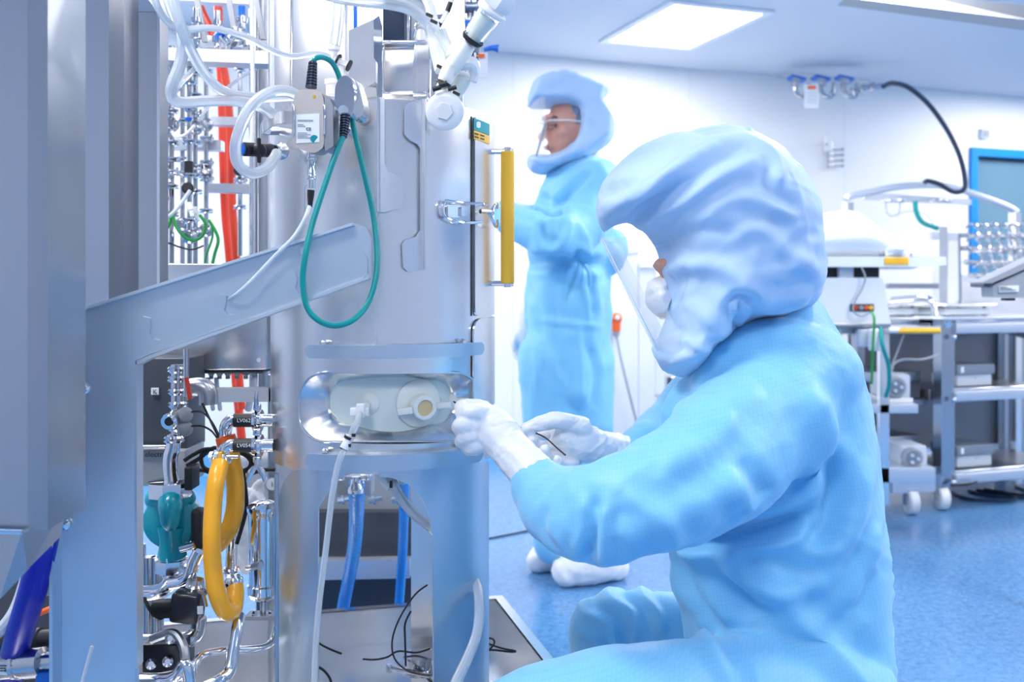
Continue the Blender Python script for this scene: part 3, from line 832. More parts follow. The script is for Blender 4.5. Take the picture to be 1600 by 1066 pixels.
for k in range(4): lab(MB(), 465, 207 + 2.6 * k, 480 + (k % 2) * 5, 208.2 + 2.6 * k, Ya - .0016, .0005).build('printed_line', 'grey', am_b, smooth=False)
for k in range(2): lab(MB(), 465, 194 + 2.6 * k, 474 + (k % 2) * 3, 195.2 + 2.6 * k, Ya - .0016, .0005).build('printed_line', 'grey', am_b, smooth=False)
MB().lathe(P(491, 217, Ya - .0012), P(491, 217, Ya - 1), [(0, .005), (.0004, .005)], 20).build('round_mark', 'inkteal', am_b)
for x in (456, 504): quadbox(MB(), x, 163, x + 4, 211, Ya - .004, .012).build('side_clip', 'chrome', am)
MB().lathe(P(491, 151, Ya), P(491, 151, Ya - 1), [(-.002, .0022), (.001, .0022)], 10).build('led', 'yellowp', am)
mb = MB().lathe(P(487, 236, Ya + .015), P(486, 320, Ya + .015), [(0, .006), (.008, .006), (.009, .0072), (.012, .0072), (.013, .0055), (.03, .0055), (.031, .0062), (.036, .0062), (.037, .005), (.048, .005)], 16); mb.build('probe_connector', 'chrome', am)
MB().lathe(P(486, 297, Ya + .015), P(484, 330, Ya + .015), [(0, .0048), (.006, .0046), (.022, .0028)], 14).build('boot', 'black', am)
MB().tube([P(482, 290, Ya + .02), P(476, 294, Ya + .02), P(476, 340, Ya + .02), P(475, 385, Ya + .02)], .0007, seg=6).build('tether', 'chrome', am)
MB().box(P(474, 392, Ya + .018), (.007, .006, .010), bev=.001).build('tether_tag', 'plastic_w', am)
for x in (528,): MB().lathe(P(x - 18, 215, Ya + .03), P(x - 6, 216, Ya + .03), [(0, .009), (.010, .009)], 14).build('mount_ring', 'chrome', am)
MB().tube([P(515, 190, Ya + .03), P(535, 200, 1.36), P(545, 205, 1.40)], .006).build('mount_arm', 'chrome', am)
# strain reliefs
def relief(a, b, r, par, name='strain_relief'):
    n = 9; L = (Vector(b) - Vector(a)).length; pr = []
    for i in range(n):
        t = L * i / n; k = r * (1 - .25 * i / n); pr += [(t, k), (t + L / n * .55, k), (t + L / n * .6, k * .72), (t + L / n * .95, k * .72)]
    return MB().lathe(a, b, pr, 12).build(name, 'navy', par)
cb = thing('teal_sensor_cable', 'teal cable in a long hanging loop between the two sensor heads', 'cable', P(520, 500, 1.3))
relief(P(486, 137, Ya + .015), P(489, 96, Ya + .02), .0075, cb)
MB().tube([P(489, 97, Ya + .02), P(494, 91, Ya + .02), P(505, 90, Ya + .03), P(518, 97, Ya + .04), P(527, 112, Ya + .05), P(531, 124, Ya + .055)], .0036).build('short_run', 'teal', cb)
relief(P(540, 180, Ya + .03), P(536, 216, Ya + .02), .0068, cb)
lo = [P(536, 214, Ya + .02), P(523, 245, Ya + .01), P(504, 300, Ya), P(488, 350, Ya - .01), P(477, 400, Ya - .02), P(473, 440, Ya - .02), P(480, 480, Ya - .02), P(498, 501, Ya - .02), P(524, 509, Ya - .01), P(552, 500, Ya), P(574, 475, Ya + .02), P(587, 435, Ya + .03), P(589, 390, Ya + .04), P(583, 335, Ya + .05), P(570, 275, Ya + .05), P(556, 215, Ya + .05), P(549, 182, Ya + .05)]
MB().tube(lo, .0038, sub=8, seg=12).build('long_loop', 'teal', cb)
# second probe head
ph = thing('round_sensor', 'rounded polished steel probe head beside the labelled sensor housing', 'sensor', P(540, 180, 1.33))
mb = MB(); mb.prism([P(a, b, Ya + .028) for a, b in sm2([(524, 176), (523, 150), (525, 132), (533, 120), (543, 119), (551, 130), (554, 150), (551, 178), (540, 184), (530, 182)], 4)], (0.006, .022, 0)); mb.build('cap', 'chrome', ph)
mb = MB(); mb.prism([P(a, b, Ya + .04) for a, b in sm2([(545, 121), (556, 126), (562, 142), (568, 165), (566, 180), (552, 180), (552, 140)], 4)], (0.004, .024, 0)); mb.build('side_cap', 'steel', ph)
MB().lathe(P(536, 172, Ya + .028), P(536, 172, 0), [(-.001, .0065), (.003, .0065)], 16).build('screw', 'satin', ph)
MB().lathe(P(560, 176, 1.34), P(572, 186, 1.40), [(0, .010), (.006, .010), (.007, .008), (.02, .008), (.021, .011), (.03, .011)], 18).build('neck', 'chrome', ph)
# white tee with hose up
te = thing('white_tee', 'white plastic tee and hose standing behind the probe head', 'connector', P(535, 110, 1.42))
MB().tube([P(531, -60, 1.42), P(530, 0, 1.42), P(527, 40, 1.42), P(522, 74, 1.42)], .0085).build('hose', 'silicone', te)
MB().lathe(P(522, 70, 1.42), P(520, 92, 1.42), [(0, .0075), (.004, .009), (.008, .009), (.01, .006), (.02, .007)], 16).build('barb', 'plastic_w', te)
MB().tube([P(519, 90, 1.42), P(532, 99, 1.42), P(545, 105, 1.42)], .0065, smooth=False).tube([P(534, 98, 1.42), P(536, 135, 1.42)], .006, smooth=False).build('tee_body', 'plastic_w', te)
for x, y in ((527, 93), (544, 102)): MB().lathe(P(x, y, 1.42), P(x + 6, y + 3, 1.42), [(0, .0085), (.003, .0085)], 14).build('tie', 'black', te)
MB().lathe(P(520, 125, 1.45), P(520, 150, 1.45), [(0, .012), (.006, .012), (.007, .010), (.022, .010)], 16).build('luer', 'plastic_w', te)

# silicone tubes at the upper left
def line(name, label, pts, r, m='silicone', cat='tube', group=None, sub=7, seg=10):
    o = MB().tube(pts, r, sub=sub, seg=seg).build(name, m); tag(o, label, cat, group); return o
line('silicone_tube', 'clear silicone tube running from upper left across to the white tee', [P(236, -30, 1.2), P(246, 10, 1.2), P(262, 34, 1.22), P(285, 46, 1.25), P(330, 44, 1.3), P(380, 56, 1.35), P(420, 76, 1.38), P(452, 88, 1.4), P(495, 84, 1.41), P(522, 92, 1.42)], .0045)
line('silicone_tube', 'clear silicone tube making a sharp bend at the far left below the beam', [P(252, -40, 1.24), P(268, 10, 1.24), P(284, 50, 1.24), P(284, 90, 1.25), P(270, 130, 1.25), P(268, 150, 1.26), P(282, 160, 1.27), P(320, 158, 1.3), P(370, 158, 1.32), P(405, 166, 1.34), P(425, 178, 1.36)], .0075)
line('silicone_tube', 'clear silicone tube crossing diagonally down to the vessel shoulder', [P(266, -20, 1.22), P(282, 40, 1.22), P(300, 82, 1.24), P(322, 118, 1.28), P(350, 143, 1.31), P(390, 152, 1.34), P(430, 152, 1.38), P(465, 150, 1.42)], .0068)
line('coiled_tube', 'white translucent tube looped in a ring beside the black valve', [P(470, 152, 1.34), P(445, 142, 1.32), P(418, 146, 1.30), P(393, 166, 1.29), P(377, 196, 1.28), P(368, 228, 1.28), P(372, 256, 1.29), P(392, 271, 1.31), P(415, 264, 1.33), P(428, 248, 1.35), P(432, 240, 1.37)], .0075)
line('supply_tube', 'thick clear tube arching over the motor at the top edge', [P(470, -22, 1.35), P(520, -6, 1.36), P(570, 2, 1.36), P(610, 6, 1.37), P(640, 14, 1.39), P(660, 28, 1.41), P(674, 48, 1.44), P(688, 80, 1.46)], .0085)
line('supply_tube', 'second clear tube arching close behind the first above the motor', [P(560, -30, 1.42), P(600, -12, 1.42), P(635, -4, 1.43), P(655, 12, 1.45), P(672, 34, 1.46), P(684, 60, 1.47)], .0075)
line('vertical_tube', 'thin white tube hanging down in front of the grey pipes', [P(393, 235, 1.9), P(395, 150, 1.9), P(394, 60, 1.9), P(393, -60, 1.9)], .004, 'plastic_w')
line('probe_cable', 'pale grey probe cable running from the boot down along the bracket', [P(484, 322, Ya + .015), P(475, 345, 1.27), P(458, 372, 1.26), P(430, 400, 1.255), P(400, 432, 1.25), P(375, 456, 1.25), P(358, 468, 1.27)], .0028, 'ltgrey', 'cable')
# black shut-off valve
bv = thing('shutoff_valve', 'black plastic shut-off valve with blue release collar at the vessel edge', 'valve', P(405, 235, 1.36))
MB().lathe(P(377, 233, 1.34), P(440, 236, 1.40), [(0, .0075), (.004, .0075), (.005, .0095), (.022, .0095), (.024, .008), (.036, .008), (.038, .0095), (.052, .0095)], 18).build('valve_body', 'black', bv)
MB().lathe(P(374, 233, 1.338), P(440, 236, 1.40), [(0, .009), (.003, .009)], 18).build('release_collar', 'blue', bv)
MB().ball(P(405, 235, 1.35), (.010, .008, .010)).box(P(405, 235, 1.345), (.005, .006, .034), bev=.002).build('knob', 'black', bv)
MB().lathe(P(428, 236, 1.39), P(445, 237, 1.42), [(0, .008), (.003, .010), (.006, .010), (.008, .006), (.02, .012), (.022, .012)], 16).build('fitting', 'chrome', bv)

# white filters and connectors at the upper right
fc = thing('filter_capsule', 'white round filter cap hanging in front of the vessel shoulder', 'filter', P(695, 175, 1.36))
nn = Vector((-.05, -1, -.15)).normalized(); c = P(695, 174, 1.37)
MB().lathe(c, c + nn, [(-.016, .018), (-.006, .023), (-.004, .0265), (.002, .0265), (.004, .024), (.005, .018)], 32).build('cap', 'plastic_w', fc)
for k in range(1): MB().lathe(c + nn * .005, c + nn * 2, [(0, .0125), (.003, .012)], 6).build('hex', 'plastic_w', fc)
MB().tube([c - nn * .01, P(692, 145, 1.39), P(694, 128, 1.39)], [.018, .011, .008]).build('neck', 'port', fc)
for i, (x, y, r) in enumerate(((676, 140, .0035), (686, 134, .004), (700, 140, .003))): MB().lathe(P(x, y, 1.362), P(x + 10, y - 3, 1.362), [(0, r), (.012, r)], 8).build('tie', 'black', fc)
MB().lathe(P(694, 130, 1.38), P(702, 106, 1.38), [(0, .009), (.004, .0105), (.006, .0105), (.02, .010), (.026, .009)], 18).build('collar', 'plastic_w', fc)
MB().lathe(P(692, 131, 1.378), P(695, 124, 1.378), [(0, .0112), (.0025, .0112)], 18).build('tie', 'black', fc)
yc = thing('y_manifold', 'white plastic manifold of moulded connectors above the filter cap', 'connector', P(715, 100, 1.38))
MB().box(P(718, 82, 1.39), (.030, .028, .034), R=Matrix.Rotation(math.radians(28), 3, 'Y'), bev=.007).build('block', 'plastic_w', yc)
MB().lathe(P(703, 112, 1.385), P(732, 66, 1.385), [(0, .011), (.012, .013), (.03, .014), (.045, .012)], 20).build('body', 'port', yc)
MB().tube([P(722, 100, 1.39), P(738, 100, 1.39), P(742, 118, 1.40), P(740, 128, 1.40)], [.010, .010, .007, .005]).build('branch', 'plastic_w', yc)
MB().tube([P(708, 92, 1.40), P(694, 62, 1.40), P(688, 48, 1.40)], [.010, .008, .009]).build('branch', 'port', yc)
MB().tube([P(692, 110, 1.40), P(686, 80, 1.41), P(678, 50, 1.42), P(672, 12, 1.42), P(660, -12, 1.42)], [.012, .013, .010, .007, .007]).build('branch', 'plastic_w', yc)
MB().lathe(P(712, 150, 1.42), P(728, 112, 1.40), [(0, .007), (.01, .010), (.02, .012), (.034, .012)], 18).build('branch', 'port', yc)
for x, y in ((713, 146), (688, 105), (671, 24), (678, 34)): MB().box(P(x, y, 1.385), (.010, .006, .0035), R=Matrix.Rotation(math.radians(25), 3, 'Y')).build('tie', 'black', yc)
fl = thing('sight_bulb', 'clear cylinder with a white hexagonal cap pointing up beside the column', 'filter', P(765, 30, 1.37))
a = P(738, 62, 1.38); b = P(775, 8, 1.36); L = (b - a).length
MB().lathe(a, b, [(0, .010), (.004, .0155), (.012, .0165), (L - .01, .0175), (L - .005, .0175)], 28).build('cylinder', 'clear', fl)
MB().lathe(a, b, [(.003, .009), (L - .02, .012)], 16).build('inner_core', 'port', fl)
MB().lathe(a, b, [(-.004, .0135), (.001, .0165), (.003, .0165)], 24).build('tie', 'black', fl)
MB().lathe(a, b, [(L - .014, .020), (L - .011, .0225), (L - .008, .0225), (L - .006, .0185), (L - .002, .0185)], 28).build('flange', 'plastic_w', fl)
MB().lathe(a, b, [(L - .003, .021), (L + .002, .0235), (L + .016, .0235), (L + .026, .019), (L + .03, .01)], 6).build('hex_cap', 'plastic_w', fl)
pb = line('striped_probe_cable', 'thin clear tube with black bands slanting down beside the column', [P(708, -10, 1.45), P(703, 8, 1.45), P(692, 30, 1.45), P(682, 46, 1.45)], .0035, 'silicone', 'cable')
for (a, b) in (((704, 4), (699, 18)), ((688, 36), (682, 46))): MB().cyl(P(*a, 1.45), P(*b, 1.45), .0039).build('band', 'black', pb)
# blue handled valves behind, at the column's right
vb = thing('utility_valves', 'blurred blue-handled valves and hanging tags behind the column', 'valve', P(745, 80, 2.6))
MB().cyl(P(735, -20, 2.6), P(735, 110, 2.6), .012).build('riser', 'pipe', vb)
for py in (10, 40, 75, 100): MB().lathe(P(722, py, 2.58), P(750, py, 2.58), [(0, .02), (.01, .02), (.012, .012), (.035, .012), (.037, .02), (.047, .02)], 14).build('valve_body', 'pipe', vb)
MB().box(P(736, 37, 2.55), (.036, .02, .016), bev=.004).build('handle', 'blue', vb)
MB().tube([P(756, 78, 2.55), P(768, 75, 2.55), P(779, 76, 2.55)], [.005, .007, .011]).build('handle', 'blue', vb)
lab(MB(), 748, 82, 762, 122, 2.54, .002).build('hanging_tag', 'label', vb, smooth=False)
lab(MB(), 747, 84, 757, 90, 2.535, .002).build('tag_mark', 'orange', vb, smooth=False)

# ---------------------------------------------------------------- sloping support bracket
br = thing('support_bracket', 'large pale steel bracket with a sloping arm and thick upright at the left', 'bracket', P(150, 1000, 1.26))
def YB(px): return 1.24 + (px - 95) / 490 * .07
OUT = [(97, 490), (552, 348), (572, 355), (580, 372), (580, 436), (240, 560), (222, 570), (222, 1036), (216, 1040), (216, 1500), (97, 1500)]
mb = MB(); sheet(mb, OUT, [], lambda a, b, k: P(a, b, YB(a)) + Vector((0, .004 * k, 0)), 60); mb.build('back_plate', 'bracket', br)
def strip(mb, pts, dY, th, closed=False):
    """flange standing off the plate towards the camera; th in world metres measured along the plate"""
    vs = []; fs = []; n = len(pts)
    for a, b in pts:
        p = P(a, b, YB(a)); q = p + Vector((0, -dY, 0)); vs += [p, q]
    nrm = []
    for i in range(n):
        a = vs[2 * max(0, i - 1)]; b = vs[2 * min(n - 1, i + 1)]; d = (b - a).normalized(); nrm.append(Vector((-d.z, 0, d.x)))
    V2 = []
    for i in range(n): V2 += [vs[2 * i], vs[2 * i + 1], vs[2 * i + 1] + nrm[i] * th, vs[2 * i] + nrm[i] * th]
    for i in range(n - 1):
        for k in range(4): fs.append((4 * i + k, 4 * i + (k + 1) % 4, 4 * i + 4 + (k + 1) % 4, 4 * i + 4 + k))
    fs += [(0, 1, 2, 3), (4 * n - 1, 4 * n - 2, 4 * n - 3, 4 * n - 4)]
    mb.add(V2, fs); return mb
strip(MB(), [(100, 493), (554, 350)], .022, -.0035).build('top_flange', 'bracket', br)
strip(MB(), [(97, 490), (97, 1500)], .026, -.004).build('side_flange', 'bracket', br)
strip(MB(), [(580, 436), (240, 560), (224, 568)], .018, -.004).build('lower_flange', 'bracket', br)
strip(MB(), [(222, 568), (222, 1036)], .018, -.003).build('inner_flange', 'bracket', br)
REL = [(140, 1500), (140, 560), (146, 530), (160, 515), (225, 494), (236, 497), (238, 508), (236, 522), (242, 530), (252, 531), (278, 519), (290, 510), (292, 492), (296, 478), (304, 470), (345, 459), (356, 462), (355, 472), (352, 484), (358, 492), (368, 492), (396, 478), (410, 466), (412, 446), (416, 436), (424, 430), (446, 423), (462, 424), (466, 436), (463, 450), (468, 458), (478, 457), (508, 446), (514, 430), (513, 412), (517, 402), (552, 390), (567, 392), (575, 404), (575, 428), (566, 437), (240, 552), (214, 563), (214, 1500)]
mb = MB(); sheet(mb, REL, [], lambda a, b, k: P(a, b, YB(a)) + Vector((0, -.0060 + .0065 * k, 0)), 30); mb.build('pressed_panel', 'bracket', br, angle=25)
for x, y, r in ((135, 607, .0075), (104, 817, .009)):
    c = P(x, y, YB(x) - .0); MB().lathe(c, c + Vector((0.1, -1, 0)), [(0, r), (.004, r), (.008, r * .8), (.010, r * .3)], 12).build('bolt', 'chrome', br)
line('rod', 'slim pale rod leaning across the foot of the bracket upright', [P(144, 1010, 1.20), P(122, 1090, 1.19)], .0022, 'ltgrey', 'rod', sub=1)
# ---------------------------------------------------------------- steel cabinet at the far left
cab = thing('steel_cabinet', 'tall brushed steel cabinet with stepped door posts at the left edge', 'cabinet', P(60, 800, 1.3))
def upright(name, x0, x1, Y0, Y1, ztop=1.55, zbot=None, th=.02, m='steel', pyb=None):
    """vertical panel between two plan points"""
    a = P(x0, 450, Y0); b = P(x1, 450, Y1); d = (b - a); d.z = 0; n = Vector((d.y, -d.x, 0)).normalized() * -th
    if n.y < 0: n = -n
    zb0 = CAMZ - (pyb - 450) / F * Y0 if pyb else zbot; zb1 = zb0
    vs = [Vector((a.x, a.y, zb0)), Vector((b.x, b.y, zb1)), Vector((b.x, b.y, ztop)), Vector((a.x, a.y, ztop))]
    mb = MB(); mb.prism(vs, n); return mb.build(name, m, cab, smooth=False)
zc = CAMZ - (828 - 450) / F * 1.0
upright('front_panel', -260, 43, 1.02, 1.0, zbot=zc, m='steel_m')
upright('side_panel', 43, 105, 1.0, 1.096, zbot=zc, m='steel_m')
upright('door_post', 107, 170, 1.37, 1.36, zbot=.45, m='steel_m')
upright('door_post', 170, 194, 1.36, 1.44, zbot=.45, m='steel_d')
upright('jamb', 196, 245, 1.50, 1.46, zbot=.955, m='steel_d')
mb = MB(); a = P(188, 0, 1.22); mb.prism([P(185, -60, 1.40), P(246, -60, 1.46), P(262, 75, 1.5), P(246, 18, 1.46), P(196, 18, 1.44)], (0, .004, 0)); mb.build('header', 'steel_d', cab, smooth=False)
upright('jamb_edge', 245, 249, 1.46, 1.50, zbot=.955, m='chrome', th=.004)
# flared skirt below
A0 = P(-260, 0, 1.02); A1 = P(43, 0, 1.0); A2 = P(105, 0, 1.096)
mb = MB(); z1 = zc; z2 = zc - .045; 
def atz(v, z): return Vector((v.x, v.y, z))
o1 = Vector((.0, -.012, 0))
mb.prism([atz(A0, z1) + o1, atz(A1, z1) + o1, P(43, 890, .99), P(0, 935, .985), P(-260, 1180, .98)], (0, .004, 0)); mb.build('skirt_front', 'steel_m', cab, smooth=False)
mb = MB(); mb.prism([atz(A1, z1) + o1, atz(A2, z1) + Vector((0, -.01, 0)), P(95, 838, 1.08), P(43, 890, .99)], (-.004, .001, 0)); mb.build('skirt_side', 'steel_m', cab, smooth=False)
MB().tube([atz(A0, z1) + o1, atz(A1, z1) + o1, atz(A2, z1) + Vector((0, -.01, 0))], .0022, smooth=False, seg=6).build('skirt_seam', 'chrome', cab)

# things under the cabinet
line('drain_hose', 'thick dark blue hose under the steel cabinet', [P(75, 820, 1.25), P(66, 860, 1.22), P(52, 920, 1.22), P(34, 980, 1.24), P(18, 1040, 1.28), P(10, 1100, 1.3)], .017, 'bluedk', 'hose', seg=14)
line('grey_hose', 'pale grey hose beside the dark blue hose under the cabinet', [P(48, 880, 1.26), P(30, 940, 1.25), P(10, 975, 1.24), P(-20, 1000, 1.24)], .008, 'ltgrey', 'hose')
MB().box(P(60, 965, 1.6), (.5, .03, .12)).build('tmp', 'dkgrey') if False else None
uf = thing('pneumatic_unit', 'dark pneumatic unit with a silver labelled cylinder under the cabinet', 'machine', P(40, 1050, 1.3))
MB().lathe(P(-30, 1045, 1.27), P(92, 1032, 1.25), [(0, .017), (.05, .017), (.051, .0185), (.056, .0185), (.057, .017), (.062, .017), (.063, .0185), (.09, .0185), (.092, .012), (.11, .012)], 18).build('cylinder', 'pipe', uf)
lab(MB(), -20, 1036, 34, 1055, 1.245, .001).build('label_plate', 'label', uf, smooth=False)
for k in range(3): lab(MB(), -4, 1040 + 4 * k, 28 - 7 * k, 1041.5 + 4 * k, 1.2435, .0005).build('printed_line', 'ink', uf, smooth=False)
MB().lathe(P(-30, 1008, 1.33), P(92, 998, 1.31), [(0, .013), (.06, .013), (.061, .016), (.09, .016), (.092, .013), (.11, .013)], 18).build('upper_cylinder', 'black', uf)
quadbox(MB(), 48, 900, 92, 932, 1.42, .03).build('cross_bar', 'steel_d', uf)
quadbox(MB(), 55, 1052, 92, 1090, 1.24, .03).build('blue_block', 'blue', uf)
MB().tube([P(48, 965, 1.36), P(70, 955, 1.36), P(96, 946, 1.36)], .004).build('orange_line', 'orange', uf)
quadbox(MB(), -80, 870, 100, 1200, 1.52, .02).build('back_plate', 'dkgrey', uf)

# ---------------------------------------------------------------- utility frame behind (white beams, pipes, valves)
fr = thing('valve_rack', 'tall rack of horizontal steel beams carrying the small process valves', 'rack', P(330, 400, 2.2))
def beam(name, x0, y0, x1, y1, h, Y, m='satin', d=.03, par=None):
    a = P(x0, y0, Y); b = P(x1, y1, Y); hh = h / F * Y
    mb = MB(); mb.prism([a, b, b - Vector((0, 0, hh)), a - Vector((0, 0, hh))], (0, d, 0)); return mb.build(name, m, par or fr, smooth=False)
beam('beam', 236, 73, 424, 80, 20, 1.95, m='satin', d=.05)
beam('beam', 236, -14, 424, -4, 12, 2.15)
beam('beam', 330, 182, 424, 184, 13, 2.2)
beam('beam', 236, 216, 345, 219, 16, 2.15)
beam('beam', 320, 286, 405, 288, 14, 2.2)
beam('beam', 245, 182, 330, 184, 11, 2.3)
for x, w_, m_ in ((396, 7, 'chrome'), (413, 9, 'steel_d')): MB().cyl(P(x, -80, 2.1), P(x, 620, 2.1), w_ / F * 2.1, seg=14).build('post', m_, fr)
MB().cyl(P(424, -80, 1.95), P(424, 800, 1.95), .006).build('post', 'satin', fr)
for x, y in ((260, 0), (296, -10), (345, -14), (388, -14)):
    MB().prism([P(x, y - 30, 2.0), P(x + 8, y - 30, 2.0), P(x + 27, y + 75, 2.0), P(x + 19, y + 75, 2.0)], (0, .01, 0)).build('brace', 'steel_d', fr, smooth=False)
quadbox(MB(), 300, 55, 378, 74, 2.05, .05).build('pipe_header', 'satin', fr)
# red hoses in front of the wall
line('red_hose', 'bright red hose hanging vertically behind the valve rack', [P(340, -20, 2.5), P(343, 60, 2.5), P(347, 150, 2.5), P(349, 250, 2.5), P(352, 330, 2.5), P(360, 420, 2.5), P(366, 560, 2.5), P(373, 640, 2.5), P(383, 740, 2.5), P(388, 800, 2.5)], .011, 'redhose', 'hose')
line('red_hose', 'second red hose hanging close beside the first behind the rack', [P(300, -20, 2.45), P(316, 20, 2.45), P(335, 60, 2.45), P(354, 130, 2.46), P(361, 230, 2.46), P(363, 320, 2.46), P(370, 420, 2.46), P(372, 560, 2.46), P(378, 640, 2.46)], .010, 'redhose', 'hose')
# process lines: thin steel pipe with clamps and small valve bodies
def clampset(mb, c, r, h=.010):
    mb.lathe(c - Vector((0, 0, h / 2)), c + Vector((0, 0, 1)), [(0, r), (h * .3, r * 1.15), (h * .5, r * .8), (h * .7, r * 1.15), (h, r)], 12); return mb
def pline(px, ptop, pbot, Y, label, vals, r=.0052):
    t = thing('process_line', label, 'pipe', P(px, pbot, Y), 'vertical process lines on the valve rack')
    MB().cyl(P(px, ptop, Y), P(px, pbot, Y), r, seg=10).build('pipe', 'pipe', t)
    for kind, y in vals:
        c = P(px, y, Y)
        if kind == 'c': clampset(MB(), c, .0135).build('clamp', 'chrome', t)
        elif kind == 'v':
            v = MB().lathe(c, c + Vector((.1, -1, 0)), [(-.012, .010), (-.004, .015), (.004, .015), (.008, .010), (.018, .008)], 14).build('valve', 'pipe', t)
        elif kind == 'b':
            MB().lathe(c + Vector((0, -.004, .012)), c - Vector((0, 0, 1)), [(0, .009), (.024, .009)], 10).build('sensor_cap', 'black', t)
        elif kind == 'k':
            MB().lathe(c + Vector((0, -.008, 0)), c + Vector((.2, -1, .1)), [(0, .012), (.010, .012), (.013, .008)], 14).build('knob', 'black', t)
        elif kind == 'w':
            mb = MB(); clampset(mb, c, .013, .012); mb.box(c + Vector((.012, -.006, .0)), (.016, .006, .007)); mb.cyl(c + Vector((.014, -.008, -.008)), c + Vector((.014, -.008, .010)), .003, seg=6); mb.build('wing_clamp', 'chrome', t)
        elif kind == 'u':
            MB().lathe(c + Vector((0, -.006, 0)), c + Vector((0, -.006, -1)), [(0, .008), (.006, .006)], 10).build('blue_ring', 'blue', t)
        elif kind == 'g':
            MB().lathe(c + Vector((0, -.004, 0)), c + Vector((.35, -.3, -1)), [(0, .006), (.016, .0065), (.018, .004), (.03, .004)], 10).build('white_plug', 'plastic_w', t)
    return t
sp = [(252, 2.02, 90, 420, 'leftmost slim steel process line, next to the cabinet jamb', 'v165 u180 c222 w250 b262 c285 k297 g315 c340'),
      (259, 2.06, 95, 420, 'process line with a blue ring, second from the cabinet jamb', 'c110 c160 c190 v205 c224 c262 w275 c310 g322 c352'),
      (268, 2.02, 120, 420, 'process line with stacked clamps, third from the cabinet jamb', 'w140 c175 v195 c224 c250 w270 c292 c335'),
      (285, 2.18, 100, 420, 'thin plain process line a little behind its neighbours', 'c190 c216 w250 c272 v350'),
      (296, 2.02, 70, 420, 'process line with a large valve bonnet below the second beam', 'w100 c130 v165 u185 c222 b262 c275 k296 g318 c345 v370'),
      (305, 2.06, 90, 420, 'process line with the green cable plugs', 'c115 c150 w180 v200 c224 w262 c275 c300 g325 v365'),
      (322, 2.14, 60, 420, 'process line directly left of the red hoses', 'c112 v195 w218 w255 v268 w280 c330 v360'),
      (375, 2.3, 90, 400, 'lone process line with a dark ball top right of the red hoses', 'c110 k268 w282 c324')]
for px, Y_, a, b, lb, vv in sp: pline(px, a, b, Y_, lb, [(q[0], float(q[1:])) for q in vv.split()])
for px, py, lb in ((268, 100, 'upper left'), (307, 40, 'by the top beam'), (340, 45, 'over the header'), (378, 40, 'with a blue sleeve')):
    t = thing('sampling_valve', 'small steel sampling valve ' + lb + ' on the rack', 'valve', P(px, py, 2.0), 'sampling valves on the upper rack')
    MB().lathe(P(px, py - 28, 2.0), P(px, py + 60, 2.0), [(0, .006), (.02, .006), (.021, .011), (.03, .011), (.031, .006), (.05, .006), (.051, .012), (.062, .012), (.063, .007), (.08, .007)], 12).build('valve_body', 'chrome', t)
    if px == 378: MB().lathe(P(px, 10, 2.0), P(px, 40, 2.0), [(0, .0075), (.018, .0075)], 12).build('sleeve', 'blue', t)
vc = thing('valve_cluster', 'cluster of angled steel valve bodies on top of the upper beam', 'valve', P(355, 72, 1.98))
for a, b, r in (((345, 50), (362, 72), .013), ((352, 64), (372, 52), .010), ((362, 50), (384, 62), .012), ((376, 44), (380, 72), .009), ((340, 52), (340, 75), .006), ((384, 60), (388, 75), .012)):
    A_ = P(*a, 1.97); B_ = P(*b, 1.97); MB().lathe(A_, B_, [(0, r), (.004, r * 1.2), (.008, r * .8), ((B_ - A_).length - .004, r * .8), ((B_ - A_).length, r * 1.15)], 12).build('valve_body', 'chrome', vc)
MB().tube([P(339, 62, 1.95), P(340, 54, 1.95), P(350, 50, 1.95)], .004).build('blue_tie', 'blue', vc)
# green cables and thin white tubes
for i, (pts, lb) in enumerate(([(265, 330), (266, 345), (258, 360), (244, 364)], 'short green cable curling to the left edge of the rack'),) if False else enumerate([
        ([(266, 330), (266, 346), (258, 360), (244, 364)], 'short green cable curling towards the cabinet jamb'),
        ([(270, 334), (276, 355), (290, 372), (306, 375), (318, 366), (321, 350), (312, 336)], 'green cable hanging in a U between two plugs'),
        ([(326, 344), (336, 360), (341, 376), (336, 395), (332, 412)], 'green cable dropping straight right of the U-shaped one'),
        ([(330, 350), (332, 370), (322, 400), (320, 412)], 'thin green cable dropping behind the others')]):
    line('green_cable', lb, [P(a, b, 1.98) for a, b in pts], .0032 if i < 3 else .0022, 'green', 'cable')
line('air_tube', 'thin pale blue air tube curving from the black knob to the cabinet', [P(297, 298, 1.96), P(285, 315, 1.95), P(268, 335, 1.94), P(246, 348, 1.94)], .004, 'ltgrey')
line('air_tube', 'thin white air tube looping below the first valve bonnets', [P(268, 205, 1.97), P(275, 214, 1.97), P(290, 210, 1.97), P(304, 196, 1.97)], .003, 'plastic_w')
line('air_tube', 'thin white air tube slanting up under the upper beam', [P(276, 138, 1.97), P(290, 122, 1.97), P(305, 106, 1.97)], .0055, 'silicone')
line('air_tube', 'thin white air tube slanting right towards the grey post', [P(310, 190, 1.97), P(330, 160, 1.97), P(352, 140, 2.0), P(378, 120, 2.05), P(400, 108, 2.05)], .0035, 'silicone')
line('black_wire', 'thin black wire sagging across the lower rack', [P(244, 385, 1.97), P(262, 380, 1.97), P(280, 386, 1.97), P(300, 390, 1.97), P(318, 384, 1.97)], .0018, 'black', 'wire')
